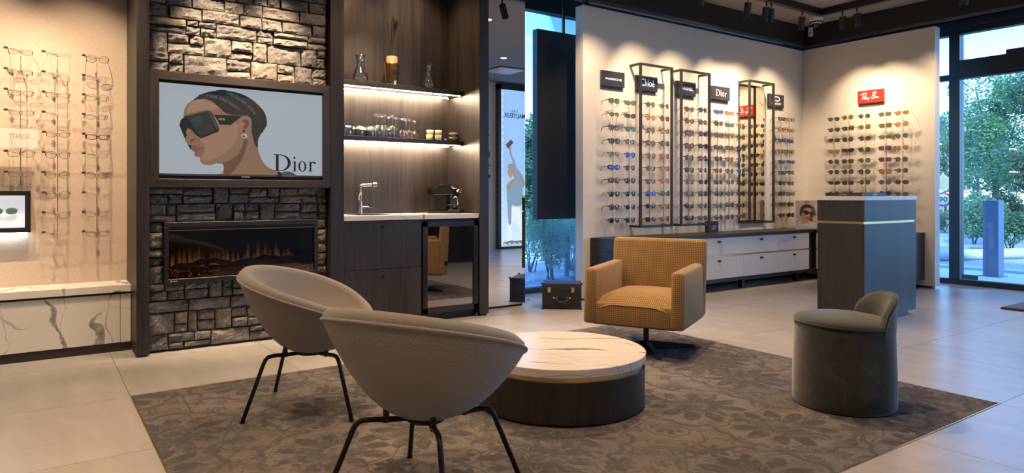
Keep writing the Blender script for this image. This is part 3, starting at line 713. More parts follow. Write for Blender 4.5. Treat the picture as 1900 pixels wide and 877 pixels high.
for x, y, z, L_, an, r in [(1.0, 5.56, .06, .36, .25, .024), (1.28, 5.6, .07, .38, -.3, .026), (1.5, 5.55, .06, .34, .2, .024), (1.68, 5.6, .065, .34, -.1, .026), (1.15, 5.68, .075, .42, .05, .022), (1.58, 5.7, .075, .4, .1, .022)]:
    pts = []; n = 9
    for i in range(n):
        s = i/(n-1)-.5; pts.append((x+cos(an)*L_*s, y+sin(an)*L_*s*.5, z0+z+.028*cos(s*5+an*6)+rl.uniform(-.006, .006)))
    build('log', MB().tube(pts, [r*(.55+.5*sin(pi*(i+.8)/(n+.6)))*rl.uniform(.85, 1.1) for i in range(n)], 9), tl.m, FP, True, smooth=True)
tf = NT('flame'); lw = tf.n('LayerWeight'); lw.inputs[0].default_value = .4
tr = tf.n('BsdfTransparent'); emn = tf.n('Emission'); emn.inputs[0].default_value = (1.0, .42, .10, 1); emn.inputs[1].default_value = .30
mxs = tf.n('MixShader'); gx = tf.sep(tf.co('Generated'))[2]
fac = tf.math('MULTIPLY', tf.math('POWER', tf.math('SUBTRACT', 1.0, lw.outputs['Facing'], clamp=True), 3.0), tf.ramp(gx, [(0, .55), (.25, .34), (.6, .12), (1, 0.0)]))
tf.L(fac, mxs.inputs[0]); tf.L(tr.outputs[0], mxs.inputs[1]); tf.L(emn.outputs[0], mxs.inputs[2]); tf.L(mxs.outputs[0], tf.out.inputs[0])
for i in range(26):
    x = x0+.06+(x1-x0-.12)*(i+rl.uniform(.2, .8))/26; h = rl.uniform(.09, .20); y = 5.76+rl.uniform(-.02, .02)
    m = MB().lathe([(.010, 0), (.019, h*.15), (.019, h*.4), (.013, h*.75), (.004, h)], 8, (x, y, z0+.05)); build('flame', m, tf.m, FP, True, smooth=True)
m = MB().cyl((x0+.016, y0-.001, FZ0+.018), (x0+.016, y0+.003, FZ0+.018), .007, 12).box((x0+.028, y0-.001, FZ0+.015), (x0+.058, y0+.003, FZ0+.020)); build('maker_mark', m, plain('mark_grey', (.4, .4, .4), .5), FP, True)
# ------------------------------------------------------------------ coffee niche
CT = .967
t = thing('worktop', 'white veined marble worktop in the dark oak coffee niche', 'worktop', (2.77, 5.73, .926))
build('slab', MB().box((2.107, YF+.012, .926), (3.432, YN, CT)), MARB, t, True, bevel=.002, seg=1)
build('sink', MB().box((2.30, 5.58, CT-.001), (2.62, 5.92, CT+.0015)), BLACKP, t, True)
dc = thing('drawer_cabinet', 'dark oak base unit with two wide drawers under the marble worktop', 'cabinet', (2.47, 5.73, 0))
build('carcass', MB().box((2.107, YF+.045, .05), (2.835, YN-.03, .925)), WOOD, dc, True)
build('plinth', MB().box((2.107, YF+.09, 0), (2.835, YN-.03, .05)), BLACK, dc, True)
for z0, z1, zk in ((.076, .503, .44), (.507, .922, .867)):
    d = build('drawer', MB().box((2.110, YF+.022, z0), (2.833, YF+.045, z1)), WOOD, dc, True, bevel=.0015, seg=1)
    build('knob', MB().cyl((2.464, YF+.022, zk), (2.464, YF-.004, zk), .011, 14), BLACK, d, True)
wf = thing('wine_fridge', 'black undercounter wine fridge with mirror-dark glass door', 'fridge', (3.14, 5.73, 0))
build('body', MB().box((2.845, YF+.07, .03), (3.428, YN-.03, .915)), BLACK, wf, True)
m = MB(); q0, q1, r0, r1 = 2.845, 3.43, .07, .905
for a, b in (((q0, r0), (q0+.05, r1)), ((q1-.05, r0), (q1, r1)), ((q0, r0), (q1, r0+.055)), ((q0, r1-.05), (q1, r1))): m.box((a[0], YF+.015, a[1]), (b[0], YF+.065, b[1]))
d = build('door', m, BLACKP, wf, True, bevel=.004)
build('glass', MB().box((q0+.05, YF+.03, r0+.055), (q1-.05, YF+.045, r1-.05)), plain('tinted_mirror_glass', (.30, .29, .29), .015, 1), d, True)
build('kick_plate', MB().box((q0, YF+.08, 0), (q1, YF+.12, .07)), BLACK, wf, True)
def shelf(z0, z1, label):
    t = thing('wall_shelf', label, 'shelf', (2.77, 5.87, z0))
    build('board', MB().box((2.106, 5.715, z0), (3.433, YN, z1)), WOODX, t, True, bevel=.0015, seg=1)
    for y, x1 in ((5.735, 3.40), (5.962, 3.40)):
        c = build('led_strip', MB().box((2.108, y, z0-.0045), (x1, y+.006, z0-.0005)), LED, t, True)
shelf(2.108, 2.155, 'upper dark oak shelf with light strips, holding carafes and a gold diffuser')
shelf(1.624, 1.666, 'lower dark oak shelf with light strips, holding glasses and cups')
# things on the shelves
def carafe(u, h, label):
    x = onY(u, 150, 5.85).x; t = tag(build('carafe', MB().lathe([(.038, .004), (.046, .0), (.060, .02), (.064, .05), (.055, .085), (.034, .13), (.027, .17), (.033, .21), (.044, .235), (.0425, .235), (.0315, .21), (.0255, .17), (.0325, .13), (.0535, .085), (.0625, .05), (.058, .022), (.0, .012)], 28, cap0=True, cap1=False), CLEAR, smooth=True), label, 'carafe')
    t.location = (x, 5.85, 2.155); s = h/.235; t.scale = (s, s, s)
carafe(668.5, .258, 'clear glass carafe beside the niche post on the upper shelf'); carafe(796, .25, 'clear glass carafe standing right of the gold diffuser')
x = onY(727, 150, 5.84).x
t = thing('reed_diffuser', 'tapered gold reed diffuser with black sticks on the upper shelf', 'diffuser', (x, 5.84, 2.155))
build('vase', MB().lathe([(.055, 0), (.075, .20), (.072, .205), (.03, .205)], 24), plain('polished_gold', (.85, .58, .20), .10, 1), t, autos=40)
build('collar', MB().lathe([(.050, .203), (.053, .255), (.050, .274), (.02, .274)], 20), plain('lace_collar', (.45, .27, .14), .6), t, autos=40)
build('label', MB().box((-.018, -.0735, .10), (.018, -.060, .142)), BLACKP, t)
rr = random.Random(5)
for i in range(9):
    a = rr.uniform(-.085, .045); b = rr.uniform(-.05, .03)
    build('stick', MB().cyl((rr.uniform(-.02, .02), rr.uniform(-.02, .02), .20), (a, b, rr.uniform(.56, .64)), .0055, 6), plain('black_reed%d' % i, (.015, .012, .011), .6), t)
ZS = 1.666
def glassobj(name, prof, u, y, label, cat, group, s=1.0):
    x = onY(u, 240, y).x
    o = tag(build(name, MB().lathe(prof, 20, cap0=False, cap1=False), CLEAR, smooth=True), label, cat, group); o.location = (x, y, ZS); o.scale = (s, s, s)
TUMB = [(.036, 0), (.041, .03), (.040, .055), (.030, .080), (.012, .088), (.0, .089), (.012, .085), (.028, .076), (.037, .053), (.038, .03), (.034, .002)]
for i, (u, y) in enumerate(((645, 5.78), (655, 5.90), (667, 5.78), (674, 5.90), (687, 5.78), (692, 5.90))): glassobj('tumbler', TUMB, u, y, 'upturned stemless glass tumbler on the lower shelf, %s from the niche post' % ['first', 'second', 'third', 'fourth', 'fifth', 'sixth'][i], 'glass', 'upturned tumblers on the lower shelf', 1.1)
WINE = [(.030, 0), (.036, .03), (.037, .065), (.028, .10), (.008, .115), (.0035, .12), (.0035, .20), (.012, .207), (.034, .212), (.034, .214), (.0, .214), (.010, .212)]
for i, (u, y) in enumerate(((700, 5.77), (709, 5.90), (714, 5.77), (721, 5.90), (728, 5.77), (734, 5.90))): glassobj('wine_glass', WINE, u, y, 'upside-down large wine glass on the lower shelf, %s after the tumblers' % ['first', 'second', 'third', 'fourth', 'fifth', 'sixth'][i], 'glass', 'upside-down wine glasses on the lower shelf', .98)
FLU = [(.028, 0), (.036, .02), (.036, .038), (.020, .068), (.005, .085), (.0032, .09), (.0032, .165), (.010, .172), (.031, .176), (.031, .178), (.0, .178)]
for i, (u, y) in enumerate(((746, 5.78), (753, 5.90), (760, 5.78), (770, 5.85))): glassobj('dessert_glass', FLU, u, y, 'upside-down small pointed stem glass on the lower shelf, %s from the cups' % ['fourth', 'third', 'second', 'first'][i], 'glass', 'upside-down small stem glasses on the lower shelf', 1.05)
CUP = plain('cream_ceramic', (.72, .60, .36), .35)
CUPP = [(.024, 0), (.030, .008), (.034, .055), (.032, .055), (.028, .010), (.0, .008)]
for i, (u, z, y) in enumerate(((797, 0, 5.82), (798, .045, 5.82), (813, 0, 5.82), (813.5, .048, 5.82))):
    o = tag(build('espresso_cup', MB().lathe(CUPP, 18, cap1=False), CUP, smooth=True), ['lower', 'upper', 'lower', 'upper'][i]+' cream espresso cup of the pair beside the '+('stem glasses' if i < 2 else 'wooden stopper'), 'cup', 'stacked espresso cups'); o.location = (onY(u, 240, y).x, y, ZS+z)
JARW = plain('beech_lid', (.45, .27, .14), .5)
for i, z in enumerate((0, .045)):
    t = thing('storage_jar', 'low glass jar with wooden lid, %s in its stack' % ('lower' if i == 0 else 'upper'), 'jar', (onY(841, 250, 5.84).x, 5.84, ZS+z))
    build('bowl', MB().lathe([(.036, 0), (.041, .01), (.041, .03), (.039, .03), (.039, .01), (.0, .004)], 18, cap1=False), CLEAR, t, smooth=True)
    build('lid', MB().lathe([(.040, .031), (.042, .036), (.040, .043), (.0, .0445)], 18), JARW, t, smooth=True)
o = tag(build('wooden_ball', MB().sph((0, 0, .014), .014), JARW, smooth=True), 'small round wooden stopper beside the jars on the shelf', 'stopper'); o.location = (onY(826.5, 250, 5.82).x, 5.82, ZS)
# faucet
p = gz(667, 398, CT); p = Vector((2.33, 5.80, CT)); p.x = onY(668, 390, 5.80).x
t = thing('faucet', 'brushed steel angled faucet on the marble worktop', 'faucet', p)
build('column', MB().lathe([(.024, 0), (.024, .12), (.0165, .122), (.0165, .13)], 20), STEEL, t, autos=40)
dx = (cos(radians(-12)), sin(radians(-12)))
build('spout', MB().tube([(0, 0, .12), (0, 0, .235), (dx[0]*.004, dx[1]*.004, .252), (dx[0]*.016, dx[1]*.016, .262), (dx[0]*.13, dx[1]*.13, .268)], .0155, 14), STEEL, t, smooth=True)
build('nozzle', MB().cyl((dx[0]*.115, dx[1]*.115, .267), (dx[0]*.15, dx[1]*.15, .269), .019, 14), STEEL, t)
build('lever', MB().cyl((dx[0]*.02, dx[1]*.02, .062), (dx[0]*.075, dx[1]*.075, .062), .014, 14).cyl((dx[0]*.075, dx[1]*.075, .062), (dx[0]*.112, dx[1]*.112, .056), .006, 8), STEEL, t)
# socket
t = thing('wall_socket', 'dark double wall socket on the niche back panel', 'socket', (3.25, YN, 1.18))
build('plate', MB().box((-.065, -.008, -.042), (.085, 0, .042)), plain('socket_dark', (.014, .012, .011), .4), t, bevel=.003)
build('outlet', MB().lathe([(.026, .0), (.026, .006), (.020, .006), (.018, .002), (.0, .002)], 18, cap1=False).xf(Matrix.Translation((-.03, -.007, 0)) @ Matrix.Rotation(pi/2, 4, 'X')), BLACKP, t)
# coffee machine
cm = thing('coffee_machine', 'glossy black capsule coffee machine with chrome knobs on the worktop', 'coffee machine', (3.245, 5.73, CT+.0005), radians(-48))
GB = plain('gloss_black', (.012, .012, .013), .12)
build('base', MB().box((-.165, -.075, 0), (.165, .075, .028)), GB, cm, bevel=.006)
build('tower', MB().box((-.095, -.06, .028), (.02, .06, .20)), GB, cm, bevel=.008)
m = MB(); pr = []
for k in range(15):
    a = pi*(1-k/14); pr.append((-.01+.105*cos(a) if k < 8 else .06*0-.01+.105*cos(a), .0, .195+.085*sin(a)))
build('head', MB().prism([(p[0], -.062, p[2]) for p in pr]+[(.095, -.062, .175), (-.115, -.062, .175)], (0, .124, 0)), GB, cm, bevel=.006, fixn=True)
build('brew_head', MB().lathe([(.050, 0), (.056, .03), (.056, .075), (.045, .09)], 20, (.075, 0, .165)), GB, cm, autos=40)
build('chrome_ring', MB().lathe([(.057, .0), (.059, .004), (.057, .008)], 20, (.075, 0, .235), False, False), CHROME, cm)
for y in (-.028, .028): build('knob', MB().cyl((.122, y, .212), (.14, y*1.15, .212), .018, 16), CHROME, cm)
build('water_tank', MB().box((-.155, -.05, .03), (-.10, .05, .175)), glassy('tank_plastic', (.75, .75, .78), .3), cm, bevel=.006)
build('spout', MB().cyl((.075, 0, .165), (.075, 0, .145), .012, 12), CHROME, cm)
build('cup_tray', MB().box((.03, -.055, .078), (.135, .055, .084)), CHROME, cm)
build('drip_grid', MB().box((.035, -.06, .028), (.15, .06, .034)), CHROME, cm)
build('steam_pipe', MB().tube([(.08, -.05, .16), (.12, -.065, .155), (.135, -.068, .13), (.137, -.068, .085)], .005, 8), CHROME, cm, smooth=True)
o = tag(build('espresso_glass', MB().lathe([(.022, 0), (.027, .05), (.025, .05), (.020, .004), (.0, .004)], 16, cap1=False), glassy('coffee_glass', (.35, .20, .10), .3), smooth=True), 'small glass of coffee on the coffee machine grid', 'cup')
o.location = Vector((3.245, 5.73, CT+.0355))+Matrix.Rotation(radians(-48), 3, 'Z') @ Vector((.085, 0, 0))
# ------------------------------------------------------------------ tall mirror, case, hanging panel
t = thing('standing_mirror', 'tall frameless mirror panel beside the dark oak pillar', 'mirror', (3.85, 5.70, 0))
build('base', MB().box((3.56, 5.715, 0), (4.135, 5.76, .022)), BLACK, t, True)
build('panel', MB().box((3.545, 5.702, .022), (4.163, 5.72, 3.46)), plain('mirror_edge', (.5, .52, .5), .3), t, True)
build('silvering', MB().box((3.547, 5.6995, .023), (4.161, 5.702, 3.459)), MIRROR, t, True)
a, b = gz(1006, 573), gz(1079, 574); d = (b-a).normalized(); ang = atan2(d.y, d.x)
cs = thing('black_case', 'black square travel case with handle and silver latches on the floor', 'case', a, ang)
cw, cdp, ch = (b-a).length, .27, .255
LEA = plain('black_leatherette', (.016, .015, .016), .5)
build('body', MB().box((0, 0, .0), (cw, cdp, ch-.055)), LEA, cs, bevel=.004)
build('lid', MB().box((0, 0, ch-.053), (cw, cdp, ch)), plain('case_lid', (.03, .03, .033), .35), cs, bevel=.004)
for x in (.18, .78): 
    l = build('latch', MB().box((cw*x-.014, -.007, ch-.085), (cw*x+.014, 0, ch-.035)), CHROME, cs, bevel=.002)
hh = build('handle', MB().tube([(cw*.34, -.006, .115), (cw*.36, -.03, .095), (cw*.42, -.035, .075), (cw*.58, -.035, .075), (cw*.64, -.03, .095), (cw*.66, -.006, .115)], .011, 10), LEA, cs, smooth=True)
for x in (.33, .67): build('handle_mount', MB().box((cw*x-.022, -.008, .107), (cw*x+.022, 0, .122)), CHROME, cs, bevel=.002)
for x in (0, cw): 
    for z in (0, ch): build('corner_cap', MB().sph((x, 0, z), .012, 8, 6), LEA, cs)
HP = thing('hanging_panel', 'tall black panel hanging in front of the centre window', 'panel', (4.9, 6.0, .87))
build('board', MB().box((4.548, 6.0, .87), (5.45, 6.09, 2.98)), plain('matt_black', (.010, .011, .013), .55), HP, True, bevel=.003)
for x in (4.955, 5.3): build('hanger', MB().box((x-.012, 6.03, 2.98), (x+.012, 6.06, HC)), BLACK, HP, True)
p = gz(980, 556); t = tag(build('door_stop', MB().lathe([(.022, 0), (.022, .012), (.016, .014), (.0, .014)], 14), STEEL), 'small flat metal stop on the floor behind the mirror', 'door stop'); t.location = (p.x, p.y, 0)
# ------------------------------------------------------------------ left display: marble ledge, picture box, acrylic block
lg = thing('marble_ledge', 'low marble-clad ledge cabinet under the eyeglasses wall', 'cabinet', (-1.4, 5.88, 0))
build('top_slab', MB().box((-3.48, 5.72, .435), (.584, YW-.002, .487)), MARB, lg, True, bevel=.002, seg=1)
build('shadow_gap', MB().box((-3.48, 5.75, .415), (.584, YW-.03, .435)), BLACK, lg, True)
xs = [-3.48, -2.2, -.9, .515, .584]
for a, b in zip(xs, xs[1:]): build('front_panel', MB().box((a+.0015, 5.735, .066), (b-.0015, 5.755, .418)), MARB, lg, True, bevel=.001, seg=1)
build('body', MB().box((-3.48, 5.756, .06), (.584, YW-.03, .414)), BLACK, lg, True)
build('plinth', MB().box((-3.48, 5.742, 0), (.584, YW-.03, .064)), WOODX, lg, True)
bxx = thing('picture_box', 'dark framed backlit box showing round glasses, on the linen wall', 'display box', (-.22, YW, 1.02))
m = MB(); a0, a1, c0, c1, fwid = -.42, -.022, .878, 1.174, .034
for p, q in (((a0, c0), (a0+fwid, c1)), ((a1-fwid, c0), (a1, c1)), ((a0+fwid, c0), (a1-fwid, c0+fwid)), ((a0+fwid, c1-fwid), (a1-fwid, c1))): m.box((p[0], 5.955, p[1]), (q[0], YW, q[1]))
build('frame', m, BLACK, bxx, True, bevel=.002, seg=1)
build('light_panel', MB().box((a0+fwid, 6.01, c0+fwid), (a1-fwid, YW-.005, c1-fwid)), emis('box_backlight', (.90, .90, .94), .48, (.5, .5, .5)), bxx, True)
build('underglow', MB().box((a0+.02, 5.99, c0-.004), (a1-.02, 6.02, c0)), emis('cool_strip', (.95, .97, 1.0), 12), bxx, True)
ab = thing('acrylic_block', 'clear acrylic brand block on the linen wall above the picture box', 'sign', (-.1, YW, 1.5))
build('block', MB().box((-.34, 5.862, 1.466), (.022, 5.902, 1.606)), NT('frosted_acrylic').set(col=(.85, .83, .80), rough=.12, alpha=.35, coat=.5).m, ab, True, bevel=.008)
build('cross_line', MB().box((-.002+onY(26, 260, 5.86).x, 5.864, 1.468), (.002+onY(26, 260, 5.86).x, 5.900, 1.604)), WHITE, ab, True)
pa = onY(17, 256, 5.86); pb = onY(55, 246, 5.86)
build('lettering', place(txt('STARCK', pb.x-pa.x, .034), (pa.x, 5.8605, pa.z), (1, 0, 0), (0, 0, 1)), plain('grey_letters', (.25, .22, .20), .5), ab, True)
# ------------------------------------------------------------------ spectacles
def lens_outline(kind, side, n=20):
    out = []
    for i in range(n):
        a = 2*pi*i/n; c, s_ = cos(a), sin(a); sg = lambda q, p: (abs(q)**p)*(1 if q >= 0 else -1)
        if kind == 'round': x, z = .0245*c, .0245*s_
        elif kind == 'panto': x, z = .0255*sg(c, .85), .0235*sg(s_, .9)+(.002 if s_ > 0 else 0)
        elif kind == 'aviator':
            x, z = .029*sg(c, .8), .0245*sg(s_, .85)
            if s_ < 0: x = x*.92+side*.003*(-s_)
            else: z *= .8
        elif kind == 'square': x, z = .0275*sg(c, .5), .0215*sg(s_, .55)
        elif kind == 'cateye':
            x, z = .0285*sg(c, .7), .0215*sg(s_, .75); z += .006*(x*side/.0285)*(1 if s_ > 0 else .3)
        elif kind == 'wrap': x, z = .033*sg(c, .6), .0195*sg(s_, .65); z += .002*(x*side/.033)
        elif kind == 'oval': x, z = .0255*sg(c, .9), .0175*sg(s_, .85)
        else: x, z = .0265*sg(c, .55), .0165*sg(s_, .6)          # rectangle
        out.append((x, z))
    return out
KINDS = {'round': (.0345, 'round'), 'panto': (.034, 'rounded'), 'aviator': (.0355, 'aviator'), 'square': (.0350, 'square'), 'cateye': (.0360, 'cat-eye'), 'wrap': (.0370, 'wide wraparound'), 'oval': (.033, 'oval'), 'rect': (.0335, 'rectangular')}
GM = {}
def glasses_meshes(kind, thick):
    key = (kind, thick)
    if key in GM: return GM[key]
    cx = KINDS[kind][0]; fr = MB(); lens = []
    r = .0026 if thick else .0012
    for sd in (-1, 1):
        P = lens_outline(kind, sd); pts = [(sd*cx+x, .006*(abs(sd*cx+x)/.06)**2, z) for x, z in P]
        fr.tube(pts, r, 5, closed=True)
        L = MB(); L.add([(sd*cx, -.002, 0)]+[(sd*cx+x*.97, .006*(abs(sd*cx+x)/.06)**2-.0002, z*.97) for x, z in P], [(0, 1+(i+1) % len(P), 1+i) for i in range(len(P))])
        lens.append(mesh_of(L, 'lens_'+kind, None, True)); lens[-1].materials.append(None)
    iw = cx-max(abs(x) for x, z in P)
    fr.tube([(-iw, 0, .006), (-iw*.4, -.002, .0095), (iw*.4, -.002, .0095), (iw, 0, .006)], r*1.15, 5)
    if kind == 'aviator': fr.tube([(-iw*1.3, .0, .015), (iw*1.3, 0, .015)], r, 5)
    hx = cx+max(abs(x) for x, z in P)
    for sd in (-1, 1): fr.tube([(sd*(hx-.002), .005, .009), (sd*(hx+.004), .008, .010)], r*1.3, 5)
    fm = mesh_of(fr, 'frame_'+kind, None, True); fm.materials.append(None)
    tm = []
    for sd in (-1, 1):
        x = sd*(hx+.004); rr_ = [.0026 if thick else .0013]*2+[.0024 if thick else .0014]*3
        T = MB().tube([(x, .007, .010), (x+sd*.001, .04, .010), (x-sd*.002, .078, .009), (x-sd*.005, .098, -.002), (x-sd*.007, .112, -.026)], [q*1.15 for q in rr_], 5)
        me = mesh_of(T, 'temple', None, True); me.materials.append(None); tm.append(me)
    GM[key] = (fm, lens, tm); return GM[key]
def lensmat(name, col, alpha, rough=.06, metal=0.0): return NT(name).set(col=col, rough=rough, alpha=alpha, metal=metal, coat=.6).m
LENS = {'brown': lensmat('lens_brown', (.13, .055, .02), .94), 'green': lensmat('lens_green', (.035, .045, .018), .94), 'grey': lensmat('lens_grey', (.035, .036, .040), .94),
        'black': lensmat('lens_black', (.010, .010, .012), .95), 'amber': lensmat('lens_amber', (.42, .14, .02), .86), 'olive': lensmat('lens_olive', (.13, .105, .02), .94),
        'blue': lensmat('lens_blue', (.03, .09, .42), .92, .05, .5), 'teal': lensmat('lens_teal', (.04, .14, .17), .94), 'purple': lensmat('lens_purple', (.14, .05, .10), .94),
        'red': lensmat('lens_red', (.36, .05, .03), .88), 'gold': lensmat('lens_gold', (.40, .24, .05), .92, .06, .3), 'smoke': lensmat('lens_smoke', (.10, .09, .085), .94)}
CLR = glassy('optical_lens', (.96, .96, .96), .35, .02)
FRM = {'black': plain('frame_black', (.012, .011, .011), .3), 'gold': plain('frame_gold', (.55, .38, .16), .25, 1), 'tortoise': plain('frame_tortoise', (.07, .028, .010), .3), 'silver': plain('frame_silver', (.5, .48, .45), .25, 1),
       'brown': plain('frame_brown', (.10, .055, .03), .35), 'red': plain('frame_red', (.18, .015, .018), .3), 'clear': NT('frame_clear').set(col=(.75, .70, .64), rough=.15, alpha=.5).m, 'blue': plain('frame_blue', (.02, .04, .10), .35)}
def spectacles(name, label, group, kind, thick, frame, lens, loc, rz, scale=1.08):
    fm, lm, tm = glasses_meshes(kind, thick)
    t = thing(name, label, 'sunglasses' if name == 'sunglasses' else 'glasses', loc, rz, group); t.scale = (scale,)*3
    inst('frame', fm, t, FRM[frame])
    lmat = CLR if lens is None else LENS[lens]
    for k in range(2): inst('lens', lm[k], t, lmat)
    for k in range(2): inst('temple', tm[k], t, FRM[frame])
    return t
ROD = plain('rod_grey', (.42, .38, .34), .3, .6); LOCK = plain('lock_grey', (.06, .055, .05), .3)
RODW = NT('rod_clear').set(col=(.26, .23, .20), rough=.25, alpha=.7).m
ROWS = [2.160-.1437*i for i in range(10)]
def rod_meshes():
    rod = mesh_of(MB().tube([(0, 0, .83), (0, 0, 2.125)], .0032, 8), 'rod', RODW, True)
    br = mesh_of(MB().tube([(0, 0, 0), (0, .115, 0)], .005, 8), 'bracket', ROD, True)
    peg = mesh_of(MB().sph((0, -.004, 0), .0075, 8, 6).tube([(0, 0, 0), (0, -.020, .022)], .0025, 5), 'peg', ROD, True)
    lock = mesh_of(MB().cyl((-.090, -.022, .010), (-.077, -.008, .012), .0090, 10).tube([(0, -.004, -.008), (-.05, -.008, .004), (-.080, -.010, .010)], .0012, 4), 'lock', LOCK, True)
    return rod, br, peg, lock
RM = rod_meshes()
RODS = mesh_of(MB().tube([(0, 0, 1.21), (0, 0, 2.125)], .0032, 8), 'rod_short', RODW, True)
def display_rod(label, group, loc, rz, rows, short=False):
    t = thing('display_rod', label, 'display rod', (loc[0], loc[1], 0), rz, group)
    inst('rod', RODS if short else RM[0], t)
    for z in (2.06, 1.25 if short else .86): inst('bracket', RM[1], t, None, (0, 0, z))
    for z in rows:
        inst('peg', RM[2], t, None, (0, 0, z-.012)); inst('lock', RM[3], t, None, (0, 0, z))
ORD = ['top', 'second', 'third', 'fourth', 'fifth', 'sixth', 'seventh', 'eighth', 'ninth', 'bottom']
NTH = ['first', 'second', 'third', 'fourth', 'fifth', 'sixth', 'seventh', 'eighth', 'ninth', 'tenth', 'eleventh']
rg = random.Random(21)
# long cream wall: columns counted from the inner corner of the two cream walls
COLS = [('5.155', ['olive','olive','brown','green','olive','blue','brown','black','brown','black'], 'square rect square square rect wrap square aviator panto aviator', 'black'),
        ('5.399', ['olive','grey','teal','olive','blue','green','grey','black','black','green'], 'wrap wrap aviator aviator aviator aviator square aviator aviator aviator', 'silver'),
        ('5.722', ['smoke','amber','purple','olive','olive','brown','smoke','blue','black','black'], 'round panto round round panto square aviator square square square', 'gold'),
        ('5.952', ['smoke','brown','gold','brown','red','amber','amber','teal','amber','red'], 'round panto round square panto square round square square panto', 'gold'),
        ('6.379', ['brown','brown','purple','brown','brown','grey','purple','brown','black','black'], 'cateye cateye square cateye panto square panto round square cateye', 'tortoise'),
        ('6.623', ['grey','brown','grey','black','brown','purple','black','green','purple','teal'], 'panto square cateye cateye panto round cateye square round round', 'black'),
        ('6.916', ['blue','grey','smoke','purple','grey','brown','black','grey','teal','grey'], 'wrap square wrap wrap square round cateye panto round round', 'black'),
        ('7.136', ['gold','teal','brown','brown','red','smoke','smoke','teal','brown','green'], 'wrap wrap panto square round round panto round cateye round', 'gold'),
        ('7.362', ['purple','olive','grey','grey','grey','blue','black','black','grey','purple'], 'round aviator square cateye panto round cateye square wrap cateye', 'black'),
        ('8.244', ['smoke','amber','grey','gold','blue','teal','black','grey','smoke','brown'], 'wrap wrap wrap wrap wrap wrap square square square panto', 'black'),
        ('8.443', ['gold','amber','blue','gold','blue','olive','brown','gold','grey','black'], 'wrap wrap wrap wrap wrap square square wrap square square', 'black')]
YG = YS-.142
NC = len(COLS)
for ci, (xc, lens, kinds, fr) in enumerate(COLS):
    xc = float(xc); nth = NTH[NC-1-ci]; kinds = kinds.split()
    display_rod('slim upright display rod on the long cream wall, %s from the corner' % nth, 'display rods on the long cream wall', (xc, YS-.118), 0, ROWS)
    for r in range(10):
        f = fr if rg.random() < .6 else rg.choice(['black', 'gold', 'tortoise', 'brown', 'silver'])
        th = kinds[r] in ('square', 'cateye', 'wrap') or rg.random() < .25
        spectacles('sunglasses', '%s %s sunglasses, %s row, %s rod from the corner on the long cream wall' % (lens[r], KINDS[kinds[r]][1], ORD[r], nth),
                   'sunglasses on the long cream wall', kinds[r], th, f, lens[r], (xc+rg.uniform(-.004, .004), YG, ROWS[r]+rg.uniform(-.004, .004)), radians(rg.uniform(-5, 5)), 1.2)
RCOL = [(5.011, ['grey','green','green','gold','green','green','black','green'], 'aviator aviator aviator aviator panto panto wrap round', 'silver'),
        (4.819, ['olive','green','grey','black','green','grey','grey','brown'], 'panto square panto wrap square panto square panto', 'gold'),
        (4.598, ['green','olive','grey','green','smoke','green','smoke','amber'], 'round panto round round round panto panto oval', 'gold'),
        (4.339, ['olive','olive','olive','purple','purple','amber','teal','grey'], 'square square square square square square panto panto', 'tortoise'),
        (4.136, ['gold','amber','teal','amber','smoke','smoke','grey','smoke'], 'aviator panto round round panto round aviator aviator', 'gold')]
for ci, (yc, lens, kinds, fr) in enumerate(RCOL):
    kinds = kinds.split(); nth = NTH[ci]
    display_rod('slim upright display rod under the red sign, %s from the corner' % nth, 'display rods under the red sign', (XR-.118, yc), -pi/2, ROWS[:9])
    for r in range(8):
        f = fr if rg.random() < .6 else rg.choice(['black', 'gold', 'tortoise', 'brown', 'silver'])
        th = kinds[r] in ('square', 'wrap')
        spectacles('sunglasses', '%s %s sunglasses, %s row, %s rod from the corner below the red sign' % (lens[r], KINDS[kinds[r]][1], ORD[r], nth),
                   'sunglasses below the red sign', kinds[r], th, f, lens[r], (XR-.15, yc+rg.uniform(-.004, .004), ROWS[r]+rg.uniform(-.004, .004)), -pi/2+radians(rg.uniform(-5, 5)), 1.2)
# optical frames on the linen wall
for ci, (xc, rows) in enumerate([(-.08, [0, 1, 2, 3, 5, 6]), (.137, range(10)), (.380, range(10))]):
    nth = ['third', 'second', 'first'][ci]
    display_rod('slim display rod on the linen wall, %s from the oak post' % nth, 'display rods on the linen wall', (xc, YW-.118), 0, [ROWS[r] for r in rows], ci == 0)
    for r in rows:
        k = rg.choice(['rect', 'panto', 'oval', 'rect', 'square']); f = rg.choice(['black', 'black', 'brown', 'brown', 'clear', 'tortoise', 'black'])
        if ci == 1 and r == 6: f = 'red'; k = 'panto'
        o = spectacles('eyeglasses', '%s %s eyeglasses, %s row, %s rod from the oak post on the linen wall' % ({'clear': 'clear-framed', 'silver': 'silver wire'}.get(f, f), KINDS[k][1], ORD[r], nth),
                   'eyeglasses on the linen wall', k, f in ('black', 'red', 'tortoise') and rg.random() < .4, f, None, (xc+rg.uniform(-.004, .004), YW-.15, ROWS[r]-.012+rg.uniform(-.004, .004)), radians(rg.uniform(-4, 4)), 1.2)
        o.rotation_euler.x = radians(11); o.scale = (1.2, 1.2, 1.04)
o = spectacles('spectacles_display', 'round blue-lens glasses lying in the lit picture box', None, 'oval', False, 'gold', 'teal', (onY(8, 390, 5.99).x, 5.985, 1.03), 0, 1.25)
